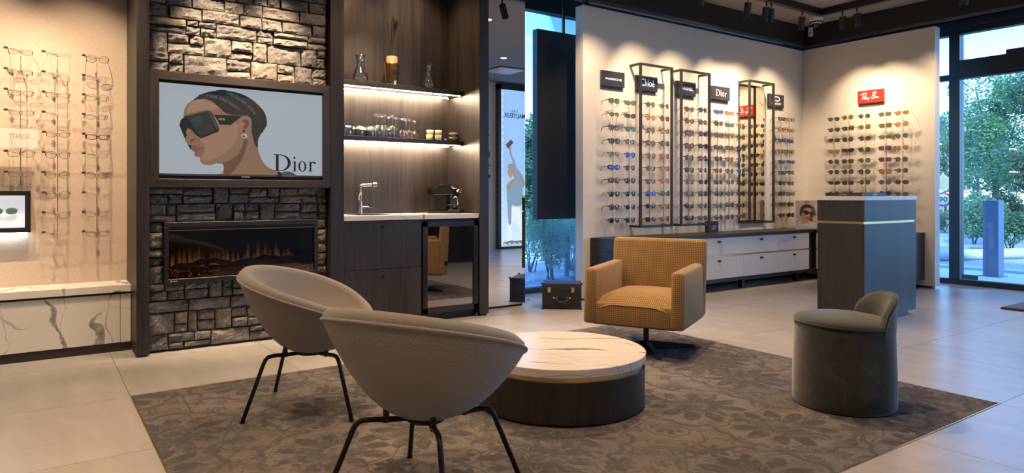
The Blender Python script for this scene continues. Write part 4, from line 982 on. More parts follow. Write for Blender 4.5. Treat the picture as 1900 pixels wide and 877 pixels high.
# ------------------------------------------------------------------ brand signs
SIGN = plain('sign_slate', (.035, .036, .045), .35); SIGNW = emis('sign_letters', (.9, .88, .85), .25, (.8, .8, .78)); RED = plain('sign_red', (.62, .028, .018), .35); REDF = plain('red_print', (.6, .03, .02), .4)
def sign(label, u0, v0, u1, v1, marks, mat=SIGN):
    a = onY(u0, v0, YS-.02); b = onY(u1, v1, YS-.02); w = .345; z0, z1 = 2.338, 2.506
    t = thing('brand_sign', label, 'sign', (a.x, YS, z0))
    build('plate', MB().box((0, -.034, 0), (w, -.012, z1-z0)), mat, t, bevel=.0015, seg=1)
    build('shelf_back', MB().box((.004, -.012, -.03), (w-.012, -.0005, z1-z0)), plain('sign_back', (.12, .105, .09), .5), t)
    for mk, x, z, mw, mh in marks:
        m = MB(); m.v = [(x*w+p[0], -.0345-.0004, z*(z1-z0)+p[2]) for p in mk.v]; m.f = mk.f
        build('lettering', m, SIGNW, t)
H = .168; Wd = .345
sign('dark slate sign with wide white block letters, farthest along the cream wall from the corner', 1115, 131, 1157, 164, [(txt('PORSCHE', .245, .022, .03), .16, .42, 0, 0)])
sign('dark slate sign with white lettering behind the frame stand farthest from the corner', 1179.5, 139.5, 1219, 172, [(txt('Chloé', .22, .085, .008), .20, .30, 0, 0)])
sign('dark slate sign with bold white capitals behind the middle frame stand', 1254, 150, 1290, 181, [(txt('CHANEL', .235, .042, .022), .17, .38, 0, 0)])
sign('dark sign with white serif lettering between the middle and the mirror stand', 1320, 160, 1351.5, 189.5, [(scaled(dior(), .215, .085), .19, .27, 0, 0)])
mo = MB(); band(mo, ell(0, 0, .082, .036), ell(0, 0, .058, .020), False)
sign('dark sign with a white ellipse mark and capitals nearest the corner', 1425, 174, 1453, 200, [(mo, .5, .64, 0, 0), (txt('OAKLEY', .225, .026, .035), .17, .17, 0, 0)])
t = thing('brand_sign', 'red sign with white script lettering above the sunglasses', 'sign', (XR, 4.75, 2.338))
build('plate', MB().box((-.034, -.335, 0), (-.012, 0, .168)), RED, t, bevel=.0015, seg=1)
build('shelf_back', MB().box((-.012, -.33, -.03), (-.0005, -.012, .168)), plain('sign_back_tan', (.20, .15, .09), .5), t)
build('lettering', place(scaled(rayban(), .245, .115), (-.0345, -.035, .028), (0, -1, 0), (0, 0, 1), .0004), SIGNW, t)
# ------------------------------------------------------------------ frame stands on the wall
def frame_stand(x0, x1, label, mir=False):
    z0, z1, y0, y1, r = .775, 2.615, YS-.175, YS-.001, .0125
    t = thing('frame_stand', label, 'frame', (x0, YS, z0))
    for x in (x0+r, x1-r): build('post', MB().box((x-r, y0, z0), (x+r, y0+2*r, z1)), BRZ, t, True)
    for z in (z0+r, z1-r):
        build('rail', MB().box((x0+2*r, y0, z-r), (x1-2*r, y0+2*r, z+r)), BRZ, t, True)
        for x in (x0+r, x1-r): build('arm', MB().box((x-r, y0+2*r, z-r), (x+r, y1, z+r)), BRZ, t, True)
    if mir:
        build('mirror_board', MB().box((x0, YS-.018, z0+.004), (x1, YS-.001, z1-.03)), BLACK, t, True)
        build('mirror_glass', MB().box((x0+.003, YS-.020, z0+.006), (x1-.003, YS-.018, z1-.032)), plain('bronze_mirror', (.84, .80, .68), .01, 1), t, True)
BRZ = plain('bronze_black', (.045, .038, .032), .4, .4)
frame_stand(5.52, 6.055, 'slim black open frame stand on the cream wall, farthest from the corner')
frame_stand(6.191, 6.72, 'slim black open frame stand on the cream wall, the middle one')
frame_stand(7.485, 8.02, 'slim black frame stand holding a tall mirror on the cream wall', True)
# ------------------------------------------------------------------ low cabinet along the long cream wall
lc = thing('low_cabinet', 'long low cabinet with white drawers and dark wood top under the sunglasses', 'cabinet', (6.9, 5.35, 0))
X0, X1, D = 4.95, XR-.002, .40; yf = YS-D
build('carcass', MB().box((X0, yf+.02, .15), (X1, YS-.001, .637)), WOOD, lc, True)
build('side_panel', MB().box((X0-.018, yf, .13), (X0, YS-.001, .64)), WOODY, lc, True)
build('base_board', MB().box((X0, yf+.004, .115), (8.52, YS-.001, .15)), WOODX, lc, True)
dx = [X0+.002, 5.55, 6.12, onY(1380, 480, yf).x, onY(1443.5, 480, yf).x, onY(1501.5, 480, yf).x]
for a, b in zip(dx, dx[1:]):
    for z0, z1, zk in ((.155, .410, .365), (.432, .636, .59)):
        dr = build('drawer', MB().box((a+.0015, yf, z0), (b-.0015, yf+.02, z1)), WHITE, lc, True, bevel=.0015, seg=1)
        kx = (a+b)/2; build('knob', MB().box((kx-.022, yf-.016, zk-.011), (kx+.022, yf, zk+.011)), BLACK, dr, True)
build('gold_strip', MB().box((X0, yf+.006, .412), (8.50, yf+.02, .430)), GOLD, lc, True)
for x in (5.3, 6.2, 7.147, 8.3): build('foot', MB().box((x-.03, 5.23, 0), (x+.03, 5.29, .115)), BLACK, lc, True)
wt = tag(build('cabinet_top', MB().box((X0-.02, yf-.012, .640), (X1, YS-.001, .680)), WOODX, bevel=.002, seg=1), 'dark wood top board of the long low cabinet', 'worktop')
# return unit under the red sign
rc = thing('return_cabinet', 'cabinet with dark end panel under the red-sign wall, behind the desk', 'cabinet', (8.74, 4.6, 0))
xf = XR-D; ye = onX(1716, 480, XR).y
build('carcass', MB().box((xf+.02, ye+.02, .15), (XR-.001, yf-.014, .649)), WOOD, rc, True)
build('end_panel', MB().box((xf, ye, .10), (XR-.001, ye+.02, .65)), WOOD, rc, True)
build('top', MB().box((xf-.012, ye-.004, .650), (XR-.001, yf-.014, .680)), WOODY, rc, True)
ys = [ye+.022, ye+.4, ye+.8, yf-.05]
for a, b in zip(ys, ys[1:]):
    for z0, z1 in ((.155, .410), (.432, .636)): build('drawer', MB().box((xf, a+.0015, z0), (xf+.02, b-.0015, z1)), WHITE, rc, True)
build('gold_strip', MB().box((xf+.006, ye+.02, .412), (xf+.02, yf-.05, .430)), GOLD, rc, True)
for y in (ye+.75, yf-.25): build('foot', MB().box((xf+.1, y-.03, 0), (xf+.16, y+.03, .115)), BLACK, rc, True)
build('base_board', MB().box((xf+.004, ye+.02, .115), (XR-.001, yf-.014, .15)), WOODY, rc, True)
# small block sign and poster standing on the cabinet
p = onY(1309, 420, YS-.06)
t = thing('counter_block', 'small dark counter block with a pale name plate on the low cabinet', 'sign', (p.x, YS-.10, .680))
build('block', MB().box((0, 0, 0), (.20, .05, .135)), plain('slate_block', (.03, .035, .045), .4), t, bevel=.002)
build('plate', MB().box((.06, -.002, .03), (.155, 0, .085)), plain('pale_plate', (.30, .27, .22), .4), t)
P0, P1 = onY(1477, 424, YS-.30), onY(1514, 372, YS-.30); yp = YS-.30
ps = thing('counter_poster', 'standing poster of a person in dark sunglasses on the low cabinet', 'poster', (P0.x, yp, .680))
pw, ph = (P1.x-P0.x)*1.16, .385
build('board', MB().box((0, 0, .0), (pw, .012, ph)), plain('poster_beige', (.50, .43, .35), .5), ps)
build('back_foot', MB().box((pw*.4, .012, 0), (pw*.6, .08, .12)), BLACK, ps)
PL = [0]
def part2(name, col, pts, smooth=True):
    PL[0] += 1; P = [((x-82)/470*pw*.86, -.0004*PL[0], (760-y)/610*ph) for x, y in poly2(pts, smooth)]
    o = build(name, MB().add(P, [tuple(range(len(P)))]), plain('print_'+name+str(PL[0]), col, .5), ps, fixn=True)
    bm = bmesh.new(); bm.from_mesh(o.data); bmesh.ops.triangulate(bm, faces=bm.faces); bm.to_mesh(o.data); bm.free()
part2('print_shadow', (.10, .09, .07), [(390,250),(450,260),(510,310),(545,420),(555,470),(490,500),(470,580),(555,640),(400,600),(380,480)])
part2('print_coat', (.62, .56, .48), [(88,640),(150,590),(210,610),(330,640),(430,590),(552,640),(552,757),(88,757)], False)
part2('print_face', (.52, .27, .15), [(180,380),(230,310),(330,300),(430,310),(440,380),(410,430),(400,490),(380,560),(350,620),(270,640),(215,620),(210,500),(175,430)])
part2('print_hair', (.018, .015, .014), [(170,400),(185,310),(240,255),(320,235),(400,255),(440,300),(440,330),(380,310),(300,305),(245,350),(215,400),(205,470),(180,470)])
part2('print_glasses', (.012, .012, .012), [(215,375),(260,362),(340,365),(380,400),(400,405),(440,400),(495,405),(480,450),(440,475),(410,460),(395,430),(370,430),(340,455),(290,455),(262,420),(220,395)])
part2('print_lips', (.38, .10, .08), [(310,520),(350,510),(385,530),(360,555),(330,545)])
part2('print_logo', (.62, .03, .03), [(280,155),(382,155),(382,208),(280,208)], False)
m = txt('YOU’RE ON', pw*.5, ph*.085, .02); m.v = [(p_[0]+pw*.2, -.005, p_[2]+ph*.10) for p_ in m.v]; build('print_words', m, plain('print_white', (.85, .82, .78), .5), ps)
m = scaled(rayban(), pw*.13, ph*.055); m.v = [(p_[0]+pw*.38, -.005, p_[2]+ph*.91) for p_ in m.v]; build('print_words', m, bpy.data.materials['print_white'], ps)
# ------------------------------------------------------------------ display desk
DX0, DX1, DY0 = 5.979, 6.927, 3.128
dl = None
dyl = onX(1516.5, 480, DX0).y
dk = thing('display_desk', 'tall dark wood display desk with white top and gold strip', 'desk', ((DX0+DX1)/2, (DY0+dyl)/2, 0))
zg = onX(1604, 411, DX0).z
build('lower_body', MB().box((DX0, DY0, .05), (DX1, dyl, .884)), WOOD, dk, True)
build('gold_strip', MB().box((DX0+.012, DY0+.012, .884), (DX1-.012, dyl-.012, .905)), GOLD, dk, True)
build('upper_body', MB().box((DX0, DY0, .905), (DX1, dyl, 1.095)), WOOD, dk, True)
build('top', MB().box((DX0-.008, DY0-.008, 1.095), (DX1+.01, dyl+.008, 1.132)), WHITE, dk, True, bevel=.002, seg=1)
build('plinth', MB().box((DX0+.05, DY0+.05, 0), (DX1-.05, dyl-.05, .05)), BLACK, dk, True)
tb = thing('leather_tray', 'flat dark tray box with small gold lettering on the desk top', 'tray', (DX0+.1, DY0+.1, 1.132))
tm_ = plain('tray_leather', (.03, .032, .036), .5)
cx, cy = DX0+.03, DY0+.04
build('tray', MB().box((cx, cy, 1.132), (cx+.43, cy+.34, 1.164)), tm_, tb, True, bevel=.003)
GT = plain('gold_print', (.55, .45, .20), .4, .6)
for o_, ex in (((cx, cy+.20, 1.142), (0, -1, 0)), ((cx+.20, cy, 1.142), (1, 0, 0))):
    m = MB(); 
    for k in range(3): quad(m, k*.022, .004, k*.022+.013, .012)
    quad(m, -.015, -.002, .075, .0005)
    build('gold_mark', place(m, o_, ex, (0, 0, 1), .0008), GT, tb, True)
# ------------------------------------------------------------------ shell chairs
TWEED = weave('grey_tweed', (.085, .078, .069), (.43, .385, .335), 1000, .95, .5)
LEGM = plain('dark_bronze', (.022, .018, .015), .38, .5)
def shell_chair(loc, ang, label):
    t = thing('shell_chair', label, 'chair', (loc[0], loc[1], .004), radians(ang), 'grey tweed shell chairs')
    zb = .297
    def rim(ph):
        k = (1-cos(ph))/2
        return (.355*cos(ph)-.01, .395*sin(ph), .45+.295*k**.6)
    n = 56; rows = []
    for i in range(n):
        ph = 2*pi*i/n; rx, ry, rz = rim(ph); sec = []
        for k in range(12):
            q = k/11; sec.append((rx*q, ry*q, zb+(rz-.030-zb)*(q**2.45)))
        nrm = Vector((rx, ry, 0)); nrm.normalize(); w = .062
        for a in (35, 80, 130, 165):
            c = cos(radians(a)); s_ = sin(radians(a)); f = -(1-c)/2*w
            sec.append((rx+nrm.x*f, ry+nrm.y*f, rz-.030+.042*s_))
        ix, iy = rx-nrm.x*w, ry-nrm.y*w
        for k in range(1, 9):
            q = 1-k/9; zi = .40
            sec.append((ix*q, iy*q, zi+(rz-.030-zi)*(q**2.8)))
        rows.append(sec)
    rows.append(rows[0]); m = MB(); h = len(rows)-1; w_ = len(rows[0])
    vs = [p for r_ in rows[:-1] for p in r_]
    fs = [(i*w_+k, ((i+1) % h)*w_+k, ((i+1) % h)*w_+k+1, i*w_+k+1) for i in range(h) for k in range(w_-1)]
    o = len(vs); vs.append((0, 0, .40)); fs += [(i*w_+w_-1, ((i+1) % h)*w_+w_-1, o) for i in range(h)]
    m.add(vs, fs)
    me = build('shell', m, TWEED, t, smooth=True, fixn=True)
    # woven uv running around the bowl
    uv = me.data.uv_layers.new(name='UVMap')
    for p in me.data.polygons:
        vi = [me.data.loops[l].vertex_index for l in p.loop_indices]; ii = [v//w_ for v in vi]; wrap = max(ii)-min(ii) > h/2
        for l, v, i_ in zip(p.loop_indices, vi, ii):
            i2 = i_+h if wrap and i_ < h/2 else i_
            uv.data[l].uv = (i2/h*2.2, (v % w_)/w_*1.1)
    pp = [Vector((x*1.002, y*1.002, z-.028)) for x, y, z in (rim(2*pi*i/64) for i in range(64))]
    build('piping', MB().tube(pp, .0065, 6, closed=True), TWEED, t, smooth=True, boxuv=1)
    cu = MB().lathe([(0, .392), (.20, .395), (.245, .41), (.25, .425), (.22, .442), (0, .45)], 32, (.04, 0, 0), False, False)
    build('seat_cushion', cu, TWEED, t, smooth=True, boxuv=1, fixn=True)
    build('hub', MB().lathe([(.07, .286), (.07, .296), (.05, .32)], 20), LEGM, t)
    for k in range(4):
        a = radians(45+90*k); c, s_ = cos(a), sin(a)
        P = [(r*c, r*s_, z) for r, z in ((.0, .298), (.12, .300), (.215, .308), (.245, .306), (.262, .293), (.272, .275), (.383, .006))]
        l = build('leg', MB().tube(P, .0105, 10), LEGM, t, smooth=True)
        build('foot_cap', MB().lathe([(.013, 0), (.013, .007)], 10, (.384*c, .384*s_, 0)), BLACK, l)
        build('shell_mount', MB().cyl((.15*c, .15*s_, .292), (.15*c, .15*s_, .35), .012, 10), LEGM, l)
    return t
shell_chair((1.227, 3.651), -32.5, 'grey tweed shell chair on dark tube legs, the one beside the fireplace')
shell_chair((1.223, 2.318), 27.6, 'grey tweed shell chair standing farther from the fireplace, open side toward the coffee table')
# ------------------------------------------------------------------ round coffee table
tb = thing('coffee_table', 'low round coffee table with white marble top, gold ring and dark wood drum', 'table', (2.40, 2.957, .004))
build('plinth', MB().lathe([(.452, 0), (.452, .014)], 72), BLACK, tb, autos=40)
build('drum', MB().lathe([(.465, .014), (.465, .215)], 96), WOOD, tb, autos=40)
build('gold_ring', MB().lathe([(.452, .215), (.452, .243)], 72), GOLD, tb, autos=40)
build('marble_top', MB().lathe([(.468, .243), (.471, .246), (.471, .285), (.468, .288)], 96), MARBT, tb, autos=30)
# ------------------------------------------------------------------ mustard swivel armchair
def mustard_mat():
    t = NT('mustard_basketweave'); x, y, z = t.sep(t.co('UV')); F_ = 2*pi/.0135
    a = t.math('SINE', t.math('MULTIPLY', x, F_)); b = t.math('SINE', t.math('MULTIPLY', y, F_))
    fine = t.noise(t.co('UV'), 420, 2, .6)
    blk = t.ramp(t.math('MULTIPLY', t.math('ADD', a, .35), t.math('ADD', b, .35)), [(.0, 0.0), (.45, 1.0)])
    grd = t.math('MAXIMUM', t.ramp(a, [(.3, .0), (.8, .5)]), t.ramp(b, [(.3, .0), (.8, .5)]))
    f = t.math('ADD', t.math('MULTIPLY', blk, .55), t.math('MULTIPLY', grd, .5))
    f = t.math('ADD', f, t.math('MULTIPLY', t.math('SUBTRACT', fine, .5), .55))
    t.set(col=t.ramp(f, [(.0, (.18, .092, .028)), (.45, (.40, .235, .078)), (.95, (.62, .44, .21))]), rough=.9, sheen=.2); t.bump(f, .5, .003); return t.m
MUST = mustard_mat()
ac = thing('armchair', 'mustard woven armchair with square arms on a black swivel base', 'armchair', (3.735, 3.585, .004), radians(206.7))
HWd, HD = .36, .345
def pad(name, corners, bev=.03, parent=ac): return build(name, MB().hexa(corners), MUST, parent, bevel=bev, seg=3, boxuv=1, smooth=True)
pad('seat_base', [(-.30, -.285, .215), (.335, -.285, .215), (.335, .285, .215), (-.30, .285, .215), (-.30, -.285, .37), (.325, -.285, .365), (.325, .285, .365), (-.30, .285, .37)], .015)
P = []
for i in range(9):
    row = []
    for j in range(9):
        u_, v_ = i/8, j/8; e = min(1, 5*min(u_, 1-u_, v_, 1-v_))
        row.append((-.25+.584*u_, -.276+.552*v_, .398+.045*(min(1, 5*min(u_, v_, 1-v_))**.5)+.012*sin(pi*u_)*sin(pi*v_)-.085*max(0, (u_-.7)/.3)**2.5))
    P.append(row)
build('seat_cushion', MB().grid(P), MUST, ac, smooth=True, boxuv=1, sub=1)
for s_ in (-1, 1):
    y0, y1 = s_*.272, s_*.362
    c = [(-.27, y0, .212), (.350, y0, .212), (.350, y1*1.02, .212), (-.27, y1*1.02, .212), (-.27, y0, .625), (.325, y0, .61), (.325, y1, .61), (-.27, y1, .625)]
    if s_ < 0: c = [c[3], c[2], c[1], c[0], c[7], c[6], c[5], c[4]]
    pad('armrest', c, .028)
pad('backrest', [(-.355, -.362, .215), (-.245, -.362, .215), (-.245, .362, .215), (-.355, .362, .215), (-.385, -.372, .80), (-.305, -.372, .80), (-.305, .372, .80), (-.385, .372, .80)], .03)
build('maker_tag', MB().box((-.36, -.385, .33), (-.325, -.362, .37)), BLACKP, ac)
build('underside', MB().box((-.30, -.30, .205), (.30, .30, .216)), BLACK, ac)
sb = build('swivel_column', MB().cyl((0, 0, .03), (0, 0, .21), .022, 18), BLACK, ac, autos=40)
build('column_collar', MB().cyl((0, 0, .012), (0, 0, .05), .038, 18), BLACK, sb)
for k in range(4):
    a = radians(122+90*k); m = MB().hexa([(0, -.024, .006), (.37, -.020, .0), (.37, .020, .0), (0, .024, .006), (0, -.014, .062), (.37, -.010, .022), (.37, .010, .022), (0, .014, .062)])
    build('base_leg', m.xf(Matrix.Rotation(a, 4, 'Z')), BLACK, ac, bevel=.003, seg=1)
# ------------------------------------------------------------------ green suede stool
def suede():
    t = NT('green_suede'); n = t.noise(t.co('Object'), 7, 6, .62, 1.5); n2 = t.noise(t.co('Object'), 3, 3); f = t.noise(t.co('Object'), 300, 2)
    c = t.ramp(t.math('ADD', t.math('MULTIPLY', n, .7), t.math('MULTIPLY', n2, .3)), [(.38, (.022, .026, .019)), (.55, (.042, .046, .034)), (.68, (.085, .085, .065))])
    t.set(col=c, rough=.85, sheen=.6); t.bump(f, .15, .002); return t.m
SUED = suede()
st = thing('suede_stool', 'dark green suede barrel stool with low rounded back on the carpet', 'stool', (3.64, 2.02, .004), radians(138))
build('drum', MB().lathe([(.24, 0), (.257, .006), (.262, .02), (.260, .20), (.252, .42), (.250, .444), (.238, .452)], 64), SUED, st, smooth=True)
build('base_ring', MB().lathe([(.250, 0), (.250, .006)], 48), BLACK, st)
m = MB().lathe([(.252, .440), (.255, .449), (.248, .462), (.215, .478), (.15, .490), (.07, .495), (0, .496)], 64, (0, 0, 0), False, False)
m.v = [(x, y, z+.030*x) for x, y, z in m.v]
build('seat_pad', m, SUED, st, smooth=True)
ri = [Vector((.2535*cos(a), .2535*sin(a), .446+.030*.2535*cos(a))) for a in (2*pi*i/64 for i in range(64))]
build('seat_piping', MB().tube(ri, .004, 6, closed=True), SUED, st, smooth=True)
rows = []; nb = 25; half = 60
for i in range(nb):
    th = -1+2*i/(nb-1); ph = radians(180+half*th); zt = .452+.155*max(0, 1-abs(th)**2.8)**.6; row = []
    for r_, q in ((.2528, 0), (.256, .35), (.262, .75), (.266, .93), (.258, 1.0), (.240, 1.0), (.226, .93), (.216, .7), (.208, .3), (.205, 0)):
        z0_ = .40 if q <= .35 and r_ > .24 else .44
        row.append((r_*cos(ph), r_*sin(ph), z0_+(zt-z0_)*q))
    rows.append(row)
build('back', MB().grid(rows), SUED, st, smooth=True, fixn=True)
tp = [Vector(r_[4])+Vector((0, 0, .001)) for r_ in rows]; build('back_piping', MB().tube(tp, .0038, 6), SUED, st, smooth=True)
THR = plain('seam_thread', (.13, .12, .085), .8)
for ph in (180-59, 180-62.5, 180+59, 180+62.5):
    a = radians(ph); m = MB()
    for k in range(28):
        z0_ = .02+k*.0150; rr_ = .2625-.010*max(0, (z0_-.2)/.24)
        m.tube([(rr_*cos(a), rr_*sin(a), z0_), (rr_*cos(a), rr_*sin(a), z0_+.009)], .0014, 4)
    build('stitching', m, THR, st)
# ------------------------------------------------------------------ floor mat by the entrance
p = gz(1860, 573); 
t = thing('door_mat', 'thick grey doormat on the tiles by the glazed entrance', 'mat', (p.x+.5, p.y-.75, 0))
build('mat', MB().box((p.x, p.y-1.5, .0), (p.x+1.0, p.y, .022)), plain('mat_grey', (.12, .12, .12), .9), t, True)
build('mat_edge', MB().box((p.x-.012, p.y-1.512, 0), (p.x+1.012, p.y+.012, .016)), plain('mat_edge_brown', (.13, .08, .05), .7), t, True)
# curved reception counter beyond the picture edge, seen in the fridge door
rcn = thing('reception_counter', 'dark wood curved counter reflected in the fridge door', 'counter', (6.1, .55, 0))
m = MB(); n = 24; pts = [(6.1+.72*cos(radians(60+a*240/n)), .55+.45*sin(radians(60+a*240/n)), 0) for a in range(n+1)]
m.prism(pts, (0, 0, 1.05)); build('body', m, WOOD, rcn, True, fixn=True)
m = MB(); pts = [(6.1+.75*cos(radians(60+a*240/n)), .55+.48*sin(radians(60+a*240/n)), 1.05) for a in range(n+1)]
m.prism(pts, (0, 0, .03)); build('top', m, WHITE, rcn, True, fixn=True)
# ------------------------------------------------------------------ light box seen in the mirror
LB = thing('light_box', 'tall glowing light box with a dancing woman, reflected in the mirror', 'light box', (8.33, -.45, 0))
lx0, lx1, lz0, lz1 = 8.0, 8.67, .05, 3.35
m = MB()
for a, b in (((lx0-.08, .02), (lx0, 3.45)), ((lx1, .02), (lx1+.06, 3.45)), ((lx0-.08, 3.35), (lx1+.06, 3.47)), ((lx0-.08, .0), (lx1+.06, .05))): m.box((a[0], -.499, a[1]), (b[0], -.40, b[1]))
build('frame', m, plain('lightbox_frame', (.06, .06, .065), .5), LB, True)
tg = NT('lightbox_face'); gx, gy, gzz = tg.sep(tg.co('Generated'))
edge = tg.math('ABSOLUTE', tg.math('SUBTRACT', gx, .5)); wv = tg.math('SINE', tg.math('MULTIPLY', gzz, 150.0))
glow = tg.ramp(tg.math('ADD', edge, tg.math('MULTIPLY', wv, .02)), [(.30, (.27, .46, .85)), (.40, (.24, .42, .82)), (.47, (.60, .78, 1.0)), (.5, (.75, .88, 1.0))])
tg.set(col=(.1, .1, .1), rough=.5, emit=tg.mix(tg.ramp(gzz, [(.0, 1.0), (.5, 0.0)]), glow, (.55, .72, 1.0)), estr=.95)
face = build('face', MB().box((lx0, -.45, lz0), (lx1, -.42, lz1)), tg.m, LB, True)
# picture is drawn in the mirrored pixel frame of the photograph: u 922..974 maps to x 8.0..8.67
LN = [0]
def lbx(u, v): # zoom [890,250,1000,480] scale .2625
    uu = 890+u*.2625; vv = 250+v*.2625
    return (lx0+(uu-922)/(974.5-922)*(lx1-lx0), 1.15+(360-vv)/1264*14.45)
def lart(name, col, pts, smooth=True, k=.8):
    LN[0] += 1; P = [(*lbx(x, y)[:1], -.4195+.0006*LN[0], lbx(x, y)[1]) for x, y in poly2(pts, smooth, 3)]
    o = build(name, MB().add(P, [tuple(range(len(P)))]), NT('box_'+name+str(LN[0])).set(col=(.05, .05, .05), emit=col, estr=k).m, face, True)
    bm = bmesh.new(); bm.from_mesh(o.data); bmesh.ops.triangulate(bm, faces=bm.faces); bm.to_mesh(o.data); bm.free()
lart('print_trousers', (.78, .88, 1.0), [(180,510),(262,510),(285,580),(305,660),(312,780),(280,785),(275,690),(240,620),(225,600),(205,640),(200,785),(165,785),(170,650)], False)
lart('print_hair', (.30, .27, .24), [(172,225),(190,205),(225,210),(245,235),(290,290),(308,345),(290,370),(265,330),(230,310),(205,270)])
lart('print_face', (.42, .26, .18), [(178,240),(200,235),(212,260),(205,300),(190,305),(180,290),(172,270)])
lart('print_jumper', (.22, .33, .45), [(200,320),(235,310),(275,330),(290,380),(285,490),(235,505),(205,500),(200,600),(178,605),(170,480),(165,400),(168,385)], True)
lart('print_shoulder', (.40, .24, .17), [(165,355),(200,320),(232,318),(200,370),(172,392)])
lart('print_arm', (.22, .33, .45), [(205,180),(222,172),(250,250),(275,330),(245,320),(225,240)])
lart('print_forearm', (.40, .25, .18), [(182,95),(198,85),(200,120),(218,170),(206,178),(188,130)])
lart('print_book', (.085, .05, .045), [(157,72),(200,33),(217,55),(176,100)], False)
lart('print_hand', (.40, .25, .18), [(178,606),(200,606),(195,632),(182,634)])
lart('print_town', (.16, .20, .22), [(138,755),(200,745),(240,750),(322,742),(322,795),(138,795)], False)
for i in range(14): 
    a = 142+i*12.5; lart('print_house', (.75, .82, .9), [(a, 762+5*(i % 3)), (a+8, 762+5*(i % 3)), (a+8, 788), (a, 788)], False)
for body, u0, u1, v0, v1, b in (('Les', 943, 955, 208, 202, 0), ('MALIYEUX', 928, 970.5, 219, 210, .02)):
    # read left to right by somebody standing before the box, hence reversed in the mirror
    xa, xb = lx0+(u0-922)/52.5*(lx1-lx0), lx0+(u1-922)/52.5*(lx1-lx0); za = 1.15+(360-v0)/1264*14.45; zb_ = 1.15+(360-v1)/1264*14.45
    m = txt(body, xb-xa, zb_-za, b); m.v = [(xb-p_[0], -.41, za+p_[2]) for p_ in m.v]; m.f = [f[::-1] for f in m.f]
    build('lettering', m, plain('box_ink'+body, (.02, .02, .025), .6), face, True)
for i, (x, z, w, h, c) in enumerate([(7.74, 2.25, .07, .22, (.75, .74, .72)), (7.74, 1.92, .06, .12, (.10, .10, .12)), (7.75, 1.68, .07, .10, (.7, .7, .7)), (7.74, 1.48, .08, .08, (.15, .15, .15))]):
    t = thing('wall_switch', ['white notice plate with red mark on the entrance wall', 'dark keypad on the entrance wall beside the light box', 'pale round call button on the entrance wall', 'dark switch plate on the entrance wall below the call button'][i], 'switch', (x, -.5, z))
    build('plate', MB().box((-w/2, 0, 0), (w/2, .014, h)), plain('switch_%d' % i, c, .5), t, bevel=.003)
    build('mark', MB().cyl((0, .014, h*.6), (0, .018, h*.6), w*.28, 14), [REDF, BLACKP, BLACKP, BLACKP][i], t)
# ------------------------------------------------------------------ outdoors
ro = random.Random(11)
def ground_mat(name, c0, c1, sc, bump=.5):
    t = NT(name); n = t.noise(t.pos(), sc, 4, .7); v = t.n('TexVoronoi'); v.inputs['Scale'].default_value = sc*1.4; t.L(t.pos(), v.inputs['Vector'])
    f = t.math('ADD', t.math('MULTIPLY', n, .6), t.math('MULTIPLY', v.outputs['Distance'], .5)); t.set(col=t.ramp(f, [(.3, c0), (.7, c1)]), rough=.95); t.bump(f, bump, .02); return t.m
GZ = -.04
def outside(name, a, b, mat, label, cat):
    o = build(name, MB().box(a, b), mat); o['kind'] = 'structure'; o['label'] = label; return o
outside('ground_lawn', (-20, WY+.1, GZ-.3), (90, 90, GZ-.06), ground_mat('lawn', (.06, .10, .03), (.16, .20, .07), 3), 'lawn and verge behind the shop', 'ground')
outside('ground_lawn_side', (WX+.1, -60, GZ-.3), (90, WY+.1, GZ-.06), bpy.data.materials['lawn'], 'lawn and verge beside the shop', 'ground')
pave = outside('ground_paving', (WX+.1, -14, GZ-.06), (12.0, WY+.1, GZ-.012), ground_mat('paver_bed', (.2, .2, .2), (.3, .3, .3), 20), 'concrete paving outside the entrance', 'ground')
PAV = ground_mat('concrete_paver', (.38, .38, .38), (.52, .52, .51), 12, .2)
for i in range(6):
    for j in range(14):
        x = WX+.11+i*.39; y = -1.0+j*.54+(.27 if i % 2 else 0)
        if y < WY-.2: build('paver', MB().box((x+.003, y+.003, GZ-.012), (x+.387, y+.537, GZ)), PAV, pave)
outside('ground_forecourt', (-20, -60, GZ-.3), (WX+.1, -3.4, GZ-.02), ground_mat('forecourt', (.35, .35, .35), (.48, .48, .47), 5, .2), 'concrete forecourt before the shop front', 'ground')
outside('ground_gravel', (12.14, -14, GZ-.06), (15.5, WY+6, GZ+.01), ground_mat('slate_gravel', (.07, .08, .10), (.34, .36, .40), 16, 1.0), 'grey slate gravel bed beyond the paving', 'ground')
outside('ground_gravel_back', (3.0, WY+.12, GZ-.06), (12.14, 9.4, GZ+.005), bpy.data.materials['slate_gravel'], 'grey slate gravel bed behind the centre window', 'ground')
outside('ground_road', (17.5, -60, GZ-.06), (24.0, 80, GZ-.02), ground_mat('asphalt', (.20, .20, .21), (.28, .28, .28), 6, .2), 'asphalt road beyond the gravel bed', 'ground')
outside('ground_yard', (-5, 9.5, GZ-.06), (12.1, 14, GZ-.02), ground_mat('pale_yard', (.45, .45, .46), (.6, .6, .6), 4, .2), 'pale paved yard behind the bushes', 'ground')
KER = plain('kerb_concrete', (.50, .50, .49), .9)
for i in range(12):
    o = tag(build('kerb_stone', MB().box((0, 0, 0), (.12, .985, .10)), KER, bevel=.01), 'straight concrete kerb stone between paving and gravel', 'kerb', 'kerb stones along the gravel'); o.location = (12.01, -4.5+i*1.0, GZ-.05)
o = tag(build('concrete_rail', MB().tube([(0, 0, .1), (2.6, -1.0, .1)], .1, 10), KER, smooth=True), 'low rounded concrete rail lying on the gravel', 'rail'); o.location = (13.0, 5.6, GZ)
